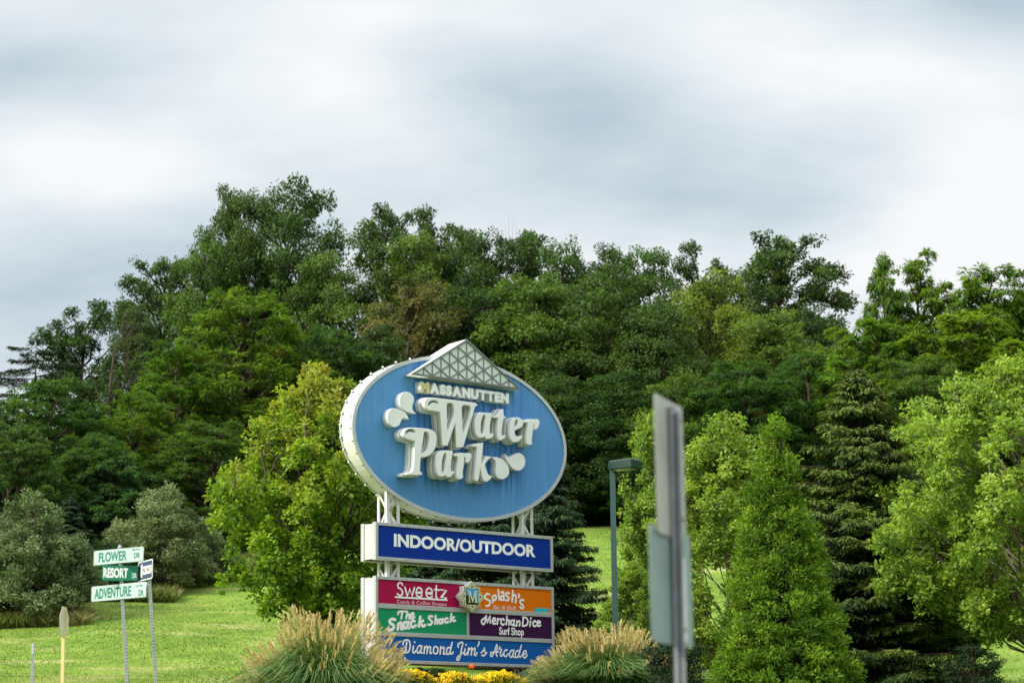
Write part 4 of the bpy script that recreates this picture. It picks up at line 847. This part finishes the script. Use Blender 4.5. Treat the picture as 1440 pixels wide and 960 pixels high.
# ------------------------------------------------------------------ the wood, row by row
# kind, px, top, distance, width, name, label
G1 = 'trees of the wood on the hill'
WOOD = [
 ('oak', 402, 246, 116, 165, 'oak_tree', 'tallest dark green oak of the skyline, left of the oval sign'),
 ('oak', 335, 256, 117, 125, 'oak_tree', 'oak head just left of the tallest one on the left skyline'),
 ('oak_b', 296, 325, 114, 120, 'oak_tree', 'oak shoulder stepping down to the left below the tallest oak'),
 ('oak_b', 458, 345, 113, 140, 'oak_tree', 'dark oak to the right under the tallest oak crown'),
 ('airy_oak', 228, 350, 118, 120, 'oak_tree', 'thin airy oak leaning out over the dead bare tree'),
 ('oak_c', 190, 425, 112, 110, 'oak_tree', 'dark tree standing right behind the bare dead branches'),
 ('airy_oak_b', 118, 418, 114, 115, 'oak_tree', 'sparse dark tree left of the bare dead tree'),
 ('pine', 52, 478, 104, 150, 'pine_tree', 'flat layered pine at the far left edge of the wood'),
 ('airy_oak', 545, 283, 124, 120, 'oak_tree', 'airy oak top left of two above the brown tree'),
 ('airy_oak_b', 612, 277, 126, 110, 'oak_tree', 'airy oak top right of two above the brown tree'),
 ('oak_b', 585, 318, 121, 150, 'oak_tree', 'mid green oak between the two airy tops over the brown tree'),
 ('oak', 672, 312, 122, 130, 'oak_tree', 'oak of the even skyline directly above the pyramid peak'),
 ('airy_oak', 735, 314, 124, 110, 'oak_tree', 'thin crowned oak with a bright sky gap beneath, right of the pyramid peak'),
 ('oak_b', 792, 326, 121, 120, 'oak_tree', 'dark rounded oak on the skyline above the right end of the oval'),
 ('oak_c', 850, 334, 123, 120, 'oak_tree', 'pointed oak on the skyline left of the near signpost'),
 ('oak_b', 905, 336, 119, 130, 'oak_tree', 'oak on the skyline just above the near signpost'),
 ('airy_oak_b', 985, 331, 122, 100, 'oak_tree', 'small round oak top behind the yellowish tree'),
 ('airy_oak', 1100, 322, 124, 165, 'oak_tree', 'open see-through oak standing alone right of the yellowish tree'),
 ('oak_c', 1050, 372, 121, 140, 'oak_tree', 'dark oak filling the dip between the round top and the open oak'),
 ('oak_c', 1140, 425, 116, 130, 'oak_tree', 'dark oak lower down under the open see-through oak'),
 ('brown_tree', 578, 380, 104, 185, 'brown_tree', 'browning tree with rust leaves directly behind the pyramid'),
 ('oak_c', 660, 395, 106, 200, 'oak_tree', 'deep green tree right behind the peak of the pyramid'),
 ('oak_b', 752, 378, 105, 200, 'oak_tree', 'broad dark oak with dense crown behind the right half of the oval'),
 ('oak', 845, 372, 103, 210, 'oak_tree', 'broad dark oak with lit crown tops between oval and near signpost'),
 ('oak_c', 925, 425, 100, 170, 'oak_tree', 'vine hung dark tree right behind the near signpost'),
 ('yellow_tree', 1000, 372, 107, 160, 'yellow_green_tree', 'yellowish green tree left of two in the middle of the right wood'),
 ('yellow_tree', 1085, 432, 103, 170, 'yellow_green_tree', 'yellowish green tree right of two in the middle of the right wood'),
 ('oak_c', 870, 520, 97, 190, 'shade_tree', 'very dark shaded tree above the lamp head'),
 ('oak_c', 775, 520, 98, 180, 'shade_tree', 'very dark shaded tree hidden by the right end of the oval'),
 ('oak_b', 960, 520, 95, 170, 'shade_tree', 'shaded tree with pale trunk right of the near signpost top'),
 ('locust_b', 1045, 505, 93, 220, 'sumac_tree', 'blue green feathery tree right of the near signpost'),
 ('locust_b', 1140, 492, 96, 190, 'sumac_tree', 'blue green feathery tree behind the spruce top'),
 ('walnut', 1182, 455, 100, 130, 'walnut_tree', 'low green walnut under the sky gap'),
 ('walnut_b', 1240, 348, 97, 80, 'walnut_tree', 'slim drooping leaved walnut spire, left one of the pair on the right skyline'),
 ('walnut', 1292, 344, 98, 130, 'walnut_tree', 'taller full walnut spire right of the slim one'),
 ('walnut_b', 1385, 362, 96, 150, 'walnut_tree', 'walnut with spreading top near the right edge of the skyline'),
 ('walnut', 1445, 370, 97, 140, 'walnut_tree', 'walnut cut by the right edge of the picture'),
 ('walnut', 1225, 440, 93, 170, 'walnut_tree', 'light green walnut below the slim spire'),
 ('walnut', 1345, 432, 91, 230, 'walnut_tree', 'broad light green walnut mass below the spreading top'),
 ('locust_b', 1290, 500, 88, 230, 'locust_tree', 'mid green locust behind the big light maple'),
 ('walnut', 1425, 470, 87, 190, 'walnut_tree', 'bright walnut low at the right edge above the big maple'),
 ('locust', 345, 394, 97, 260, 'locust_tree', 'large feathery light green locust under the tallest oak'),
 ('locust', 248, 480, 94, 190, 'locust_tree', 'feathery locust sloping down left of the large one'),
 ('locust', 195, 545, 89, 170, 'locust_tree', 'yellow green locust with rusty tips lower left'),
 ('locust_b', 72, 530, 86, 220, 'locust_tree', 'dark feathery locust at the left edge of the wood'),
 ('locust_b', 135, 605, 83, 170, 'locust_tree', 'low feathery locust behind the silver bushes'),
 ('locust_b', 455, 455, 99, 200, 'locust_tree', 'dark green locust behind the bright maple'),
 ('locust_b', 300, 590, 86, 210, 'locust_tree', 'shaded feathery tree left of the bright maple'),
 ('locust_b', 15, 590, 80, 160, 'locust_tree', 'locust low at the left border of the picture'),
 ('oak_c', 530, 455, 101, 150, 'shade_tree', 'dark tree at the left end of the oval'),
]
for k, px_, tp, y, w, nm, lab in WOOD: plant(k, px_, tp + (13 if tp < 400 else 6), y, w * 1.0, lab, 'tree', None, nm)
for i, px_ in enumerate(range(200, 1500, 62)):
    tp = 470 + 30 * math.sin(i * 1.7) + (90 if px_ < 260 else 0)
    plant('oak_c' if i % 2 else 'oak_b', px_, tp, 136 + 5 * (i % 3), 190, 'dark tree deep in the wood behind the front rows', 'tree', 'deep wood trees', 'oak_tree')
for i, px_ in enumerate(list(range(-20, 420, 60)) + list(range(480, 1500, 62))):
    y = (82 if px_ < 200 else 90) + (i % 3) * 2 if px_ < 420 else 96.5 + (i % 3) * 1.5
    plant('thicket' if i % 3 else 'sumac', px_, (640 if px_ < 420 else 655) + 22 * math.sin(i * 2.1), y, 150, 'dark leafy undergrowth shrub at the foot of the wood', 'shrub', "undergrowth along the wood's edge", 'undergrowth_shrub')
# bare dead tree and snags
def bare(px_, tp, y, seed, lab, sc=1.0):
    T_ = at(px_, tp, y); gz = float(ground(T_[0], y)); h = T_[2] - gz; sk = bare_tree(seed, 10.0, 3)
    mx_ = max(p[:, 2].max() for p, _, _ in sk)
    o = empty('dead_tree', (T_[0], y, gz), 0, lab, 'dead tree'); o.scale = (sc, sc, h / mx_)
    link('trunk', tubes('trunk', sk[:1], bark), o); b_ = link('bare_branches', tubes('bare_branches', sk[1:], bark), o)
bare(165, 390, 106, 5, 'bare grey dead tree sticking up on the left skyline', .7)
bare(700, 300, 123, 8, 'thin bare twig top poking above the skyline left of the sky gap', .5)
bare(1208, 412, 99, 9, 'broken bare snag standing in the sky gap on the right', .45)
# ------------------------------------------------------------------ planted trees nearer the road
plant('olive', 45, 695, 70, 190, 'silvery leaved bush at the left edge, behind the octagonal sign', 'bush', None, 'silver_bush', rz=.5)
plant('olive', 232, 683, 77, 170, 'rounded silver green bush right behind the street name signs', 'bush', None, 'silver_bush', rz=2.2)
plant('olive', 290, 745, 78.5, 100, 'lower right part silver bush beside the tall tan grass', 'bush', None, 'silver_bush', rz=4.0)
plant('spruce_dark', 98, 700, 74, 110, 'dark cedar between the two silvery bushes', 'tree', None, 'cedar_tree')
plant('thicket', 140, 760, 75, 120, 'dark low shrub in the gap left of the street signs', 'shrub', None, 'undergrowth_shrub')
plant('thicket', 20, 770, 71, 170, 'dark low shrub at the left edge under the silvery bush', 'shrub', None, 'undergrowth_shrub')
plant('maple', 448, 514, 54, 268, 'bright yellow green maple with several stems left of the sign', 'tree', None, 'maple_tree', rz=.3)
plant('maple_right', 1432, 503, 45, 425, 'large light green maple filling the right edge', 'tree', None, 'maple_tree', rz=1.0)
plant('birch', 1300, 560, 50, 190, 'light green tree leaning in left of the large right maple', 'tree', None, 'birch_tree', rz=2.0)
plant('arborvitae', 1088, 592, 40, 182, 'dense yellow green arborvitae cone right of the near signpost', 'tree', None, 'arborvitae')
plant('spruce', 1205, 526, 47, 265, 'tall spruce with yellowish top between arborvitae and maple', 'tree', None, 'spruce_tree')
plant('birch', 1015, 582, 52, 180, 'airy light green young tree just right of the near signpost', 'tree', None, 'birch_tree', rz=.8)
plant('birch', 922, 582, 56, 118, 'airy light green young tree between lamp and near signpost', 'tree', None, 'birch_tree', rz=3.5)
plant('birch', 888, 790, 54, 90, 'low leafy young tree at the lamp pole with lawn showing behind', 'tree', None, 'birch_tree', rz=5.1)
plant('birch', 1165, 700, 50, 110, 'small light tree peeping between arborvitae and spruce', 'tree', None, 'birch_tree', rz=1.7)
plant('spruce_dark', 772, 610, 56, 150, 'dark drooping spruce right of the cabinets, left of the lamp', 'tree', None, 'spruce_tree', rz=.9)
plant('spruce_dark', 690, 640, 62, 170, 'dark spruce seen in the gap under the oval', 'tree', None, 'spruce_tree', rz=2.9)
plant('spruce_dark', 600, 690, 66, 170, 'dark spruce at the left in the gap under the oval', 'tree', None, 'spruce_tree', rz=4.4)
plant('yew', 950, 878, 43, 95, 'dark clipped bush at the foot of the near signpost', 'bush', None, 'yew_bush')
plant('yew', 1368, 905, 44, 95, 'dark round bush beside the trunk of the right maple', 'bush', None, 'yew_bush')
plant('yew', 600, 938, 52, 90, 'dark green bush behind the yellow flowers under the panels', 'bush', None, 'yew_bush')

# ------------------------------------------------------------------ lawn blades, tall grass
def in_view(n, x0, x1, y0, y1, r):
    return r.uniform(x0, x1, n), r.uniform(y0, y1, n)
def blades(name, X_, Y_, h, w, cols, lean=.5, kind='stuff', mat='grass', seed=3, tt=None):
    r = np.random.default_rng(seed); n = len(X_); P = np.stack([X_, Y_, ground(X_, Y_) - .01], 1); H_ = h * r.uniform(.5, 1.4, n)
    a = r.uniform(0, PI, n); S = np.stack([np.cos(a), np.sin(a) * .4, a * 0], 1) * (w / 2) * r.uniform(.7, 1.3, (n, 1)); d = r.normal(size=(n, 3)) * np.array([lean, lean, .1]); d[:, 2] = 1; d = unit(d) * H_[:, None]; bend = np.stack([r.normal(size=n), r.normal(size=n), r.normal(size=n) * .2 - .4], 1) * (H_ * .3)[:, None]
    V = np.stack([P - S, P + S, P + d * .55 + S * .7, P + d + bend * .6], 1)
    T = mixcol(cols, (.5 if tt is None else tt) + r.normal(size=n) * .2)
    o = link(name, quads_mesh(name, V, T, LM[mat])); tag(o, kind=kind); return o
r_ = np.random.default_rng(33)
_w = np.random.default_rng(77); _k = [(1 / _w.uniform(.25, 3.5) ** 1.0, _w.uniform(0, PI), _w.uniform(0, 6.3)) for _ in range(26)]
def patchy(X_, Y_, s=1.0):
    v = 0
    for f, a, ph in _k: v = v + np.sin((X_ * math.cos(a) + Y_ * .6 * math.sin(a)) * f * 2 * s + ph) * min(1, 1 / f) ** .5
    v = v / 4.2
    return .44 + .15 * v + .32 * np.clip(v - .55, 0, 1.2)
LC = [(.08, .14, .018), (.155, .225, .032), (.25, .31, .06), (.38, .36, .17)]
xs_, ys_ = [], []
for (x0, x1, y0, y1, n) in ((-17, -4.5, 52, 74, 85000), (-13, -5, 74, 95, 20000), (.5, 7.5, 58, 95, 45000), (8, 17, 48, 72, 25000)):
    x, y = in_view(n, x0, x1, y0, y1, r_); xs_.append(x); ys_.append(y)
x = np.concatenate(xs_); y = np.concatenate(ys_)
blades('lawn_grass', x, y, .055, .034, LC, .9, tt=patchy(x, y))
# rough grass under the bushes and on the bank by the wood
TG = [(.07, .12, .02), (.16, .19, .05), (.36, .31, .15)]
xs_, ys_ = [], []
for (px0, px1, y0, y1, n) in ((105, 250, 73.5, 76, 16000), (-30, 130, 68.5, 70, 8000), (235, 370, 80, 93, 20000), (300, 620, 92, 96, 6000)):
    y = r_.uniform(y0, y1, n); pxs = r_.uniform(px0, px1, n); x = (pxs - 720) / FPX * y * 1.02; xs_.append(x); ys_.append(y)
x = np.concatenate(xs_); y = np.concatenate(ys_)
blades('tall_grass', x, y, .42, .02, TG, .55, seed=5, tt=patchy(x, y, 2) + .1)
# ------------------------------------------------------------------ plume grasses beside the sign
def plume_grass(px_, top, y, wpx, label, seed, lean=0.0):
    r = np.random.default_rng(seed); T_ = at(px_, top, y); gz = float(ground(T_[0], y)) - .02; H = T_[2] - gz; R = wpx / FPX * y * 1.03 / 2
    root = empty('plume_grass', (T_[0], y, gz), 0, label, 'ornamental grass')
    # blades: arching fountains
    n = 4600; a = r.uniform(0, 2 * PI, n); u = np.stack([np.cos(a), np.sin(a), a * 0], 1); spread = r.uniform(.05, 1, n) ** .7; s0 = u * (spread * R * .35)[:, None]
    R_a = 1 + .10 * np.sin(2 * a + seed) + .06 * np.sin(5 * a + seed * 2); hh = H * .84 * R_a * r.uniform(.5, 1.05, n) * (1 - .38 * spread ** 2); reach = R * 1.0 * spread * r.uniform(.6, 1.1, n)
    def bp(t): q = s0 + u * (reach * t ** 1.5)[:, None]; q = q.copy(); q[:, 2] = hh * (1.35 * t - .35 * t ** 2.2) - hh * .9 * np.maximum(0, t - .5) ** 1.5 * 2.2 * spread; return q
    side = np.stack([-np.sin(a), np.cos(a), a * 0], 1) + r.normal(size=(n, 3)) * .5; side = unit(side); V = []; T = []; col = mixcol([(.035, .080, .018), (.080, .150, .035), (.17, .24, .08)], .45 + r.normal(size=n) * .2)
    tsn = [0, .3, .55, .78, 1.0]; ws = [.010, .012, .010, .008, .001]
    for k in range(4):
        p, q = bp(tsn[k]), bp(tsn[k + 1]); V.append(np.stack([p - side * ws[k], p + side * ws[k], q + side * ws[k + 1], q - side * ws[k + 1]], 1)); T.append(col * (1 + .12 * k))
    b_ = link('blades', quads_mesh('blades', np.concatenate(V), np.concatenate(T), LM['grass']), root); b_['kind'] = 'stuff'
    # short skirt blades that hide the crown of the clump
    n = 3800; a = r.uniform(0, 2 * PI, n); q = r.uniform(.35, .98, n); s0 = np.stack([np.cos(a) * q * R * .9, np.sin(a) * q * R * .9, a * 0 - .1], 1); out = np.stack([np.cos(a), np.sin(a), a * 0], 1)
    ln = H * r.uniform(.22, .5, n) * (1.15 - q * .5); side = unit(rsph(n, r) * np.array([1, 1, .1])); V = []; T = []; col = mixcol([(.020, .055, .016), (.05, .105, .03), (.11, .17, .06)], .45 + r.normal(size=n) * .2); jit = r.normal(size=(n, 3)) * .15
    def sp_(t): return s0 + (out * .5 + jit) * (ln * t ** 1.6)[:, None] + np.array([0, 0, 1.0]) * (ln * (1.2 * t - .45 * t * t))[:, None]
    for k in range(3):
        p, q2 = sp_(k / 3), sp_((k + 1) / 3); w0, w1 = (.011, .010, .007, .001)[k:k + 2]; V.append(np.stack([p - side * w0, p + side * w0, q2 + side * w1, q2 - side * w1], 1)); T.append(col)
    b_ = link('base_blades', quads_mesh('base_blades', np.concatenate(V), np.concatenate(T), LM['grass']), root); b_['kind'] = 'stuff'
    # plumes: stalk ends with drooping feathery hairs
    m = 1700; a = r.uniform(0, 2 * PI, m); el_ = np.arcsin(np.clip(r.uniform(-.02, 1, m) ** 1.0, 0, 1)); el_ = np.where(r.uniform(size=m) < .25, r.uniform(.0, .5, m), el_)
    d = np.stack([np.cos(a) * np.cos(el_), np.sin(a) * np.cos(el_), np.sin(el_)], 1); d[:, 0] += lean
    kp = (el_ > .78) | (np.abs(d[:, 0]) > .72) | (r.uniform(size=m) < .10); d = d[kp]; m = len(d)
    E = np.stack([d[:, 0] * R * .98, d[:, 1] * R * .98, .22 * H + d[:, 2] * H * .74], 1) * r.uniform(.76, 1.03, (m, 1)) * (1 + .07 * np.sin(d[:, :1] * 7 + d[:, 2:] * 5 + seed)); dirp = unit(d * np.array([.75, .75, .6]) + np.array([0, 0, .85]) + r.normal(size=(m, 3)) * .13)
    V = []; T = []; st = []
    base_ = E - dirp * .22; hairs = 26; N = m * hairs; ci = np.repeat(np.arange(m), hairs); t = r.uniform(0, 1, N); P = base_[ci] + dirp[ci] * (.24 * t)[:, None]; P[:, 2] -= .05 * t ** 2
    ax = dirp[ci] * 1.0 + rsph(N, r) * .38; ax[:, 2] -= .12; nm = rsph(N, r)
    V.append(leaves(P, ax, nm, .085 * r.uniform(.6, 1.2, N) * (1.1 - .5 * t), np.full(N, .011), 0)); pc = np.clip(.5 + r.normal(size=m) * .28, 0, 1)
    T.append(mixcol([(.38, .28, .12), (.64, .50, .25), (.84, .74, .48)], pc[ci] + r.normal(size=N) * .08))
    q0 = base_ - d * np.array([R * .35, R * .35, H * .3]); sd_ = unit(np.cross(d, np.array([0, 1.0, .1]))) * .005
    V.append(np.stack([q0 - sd_, q0 + sd_, base_ + dirp * .2 + sd_ * .5, base_ + dirp * .2 - sd_ * .5], 1)); T.append(np.tile([.30, .30, .12], (m, 1)))
    p_ = link('plumes', quads_mesh('plumes', np.concatenate(V), np.concatenate(T), LM['grass']), root); p_['kind'] = 'stuff'
plume_grass(457, 846, 44.5, 222, 'big clump of plume grass with tan feathers covering the lower left corner of the sign', 201, .0)
plume_grass(848, 872, 47, 195, 'clump of plume grass right of the sign in front of the lamp pole', 202, .0)
plume_grass(352, 940, 46, 60, 'small tuft of tan grass low left of the big plume grass', 203)
# ------------------------------------------------------------------ yellow flowers under the sign
petal = material('yellow_petal', (.95, .70, .018), .6, .2, noise=(.92, .60, .012), nscale=1.5)
disc = material('dark_flower_disc', (.05, .025, .01), .8, .1)
def flower_meshes():
    b = MB(); n = 10
    for k in range(n):
        t = 2 * PI * k / n; w = .22; c, s = math.cos(t), math.sin(t)
        b.add([(.008 * c, .008 * s, .004), (.03 * math.cos(t - w), .03 * math.sin(t - w), .006), (.042 * c, .042 * s, -.002), (.03 * math.cos(t + w), .03 * math.sin(t + w), .006)], [(0, 1, 2, 3)])
    return b
fb = MB(); db = MB(); lv = []; lt = []; r = np.random.default_rng(9)
fP = []
while len(fP) < 2200:
    u = r.uniform(-2.6, 1.15); dy = r.uniform(-.95, -.25)
    P = SO + Wd * u - Nd * dy; x, y = P[0], P[1]; envl = .86 + .07 * math.sin(u * 2.1 + .8) + .05 * math.sin(u * 5.3) + (.08 if -1.2 < u < -.7 else 0)
    envl *= 1.0 if dy < -.4 else .85
    z = r.uniform(.55, 1) ** .6 * envl; fP.append((x, y, z))
fl = flower_meshes(); fv = np.array(fl.v)
flow = empty('yellow_flower_bed', (sx, sy, 3.9), 0)
gz0 = 3.42
for (x, y, z) in fP:
    nrm = unit(np.array([r.normal() * .5 - .1, r.normal() * .5 - .9, .8])); a = unit(np.cross(nrm, [0, 1, .1])); b2 = np.cross(nrm, a); s = r.uniform(.8, 1.25)
    pz = gz0 + z
    M3 = fv[:, :1] * a + fv[:, 1:2] * b2 + fv[:, 2:] * nrm; fb.add((M3 * s + np.array([x - sx, y - sy, pz - 3.9])).tolist(), fl.f)
    c = np.array([x - sx, y - sy, pz - 3.9]) + nrm * .010
    db.add([tuple(c + a * .010 * math.cos(t) + b2 * .010 * math.sin(t)) for t in np.arange(6) * PI / 3] + [tuple(c + nrm * .012)], [(k, (k + 1) % 6, 6) for k in range(6)])
o = fb.build('petals', petal, flow); o['kind'] = 'stuff'; o = db.build('discs', disc, flow); o['kind'] = 'stuff'
n = 26000; i = r.integers(0, len(fP), n); P = np.array(fP)[i]; P[:, 2] = P[:, 2] * r.uniform(0, .98, n) + gz0; P[:, :2] += r.normal(size=(n, 2)) * .08
V = leaves(P - np.array([sx, sy, 3.9]), rsph(n, r) + np.array([0, 0, .3]), rsph(n, r) * .5 + np.array([0, 0, 1]), .10 * r.uniform(.6, 1.2, n), np.full(n, .03))
o = link('leaves', quads_mesh('leaves', V, mixcol([(.02, .05, .012), (.045, .10, .02), (.08, .15, .03)], r.uniform(0, 1, n)), LM['broad']), flow); o['kind'] = 'stuff'
tag(flow, 'bed of yellow daisy-like flowers under the directory panels', 'flower bed')
od = at(663.5, 936, 48.2); of = empty('orange_flower', (od[0], od[1], float(ground(od[0], od[1]))), 0, 'single orange flower in front of the bottom edge of the sign', 'flower')
hz = od[2] - of.location[2]
MB().tube([(0, .05, 0), (.02, .0, hz * .5), (0, 0, hz - .02)], .006, 5).build('stem', material('flower_stem_green', (.06, .13, .03), .6), of)
b = MB()
for rg, (nn_, rr_, dz) in enumerate(((9, .085, 0), (8, .065, .02), (6, .04, .035))):
    for k in range(nn_):
        t = 2 * PI * k / nn_ + rg * .3; c, s = math.cos(t), math.sin(t); q = .5 * rr_
        b.add([(0, 0, dz), (q * math.cos(t - .4), q * math.sin(t - .4), dz + .018), (rr_ * c, rr_ * s, dz + .006), (q * math.cos(t + .4), q * math.sin(t + .4), dz + .018)], [(0, 1, 2, 3)])
bl_ = b.build('bloom', material('orange_petal', (.80, .13, .01), .6, .2), of); bl_.location = (0, 0, hz - .01); bl_.rotation_euler = (.7, 0, 0)
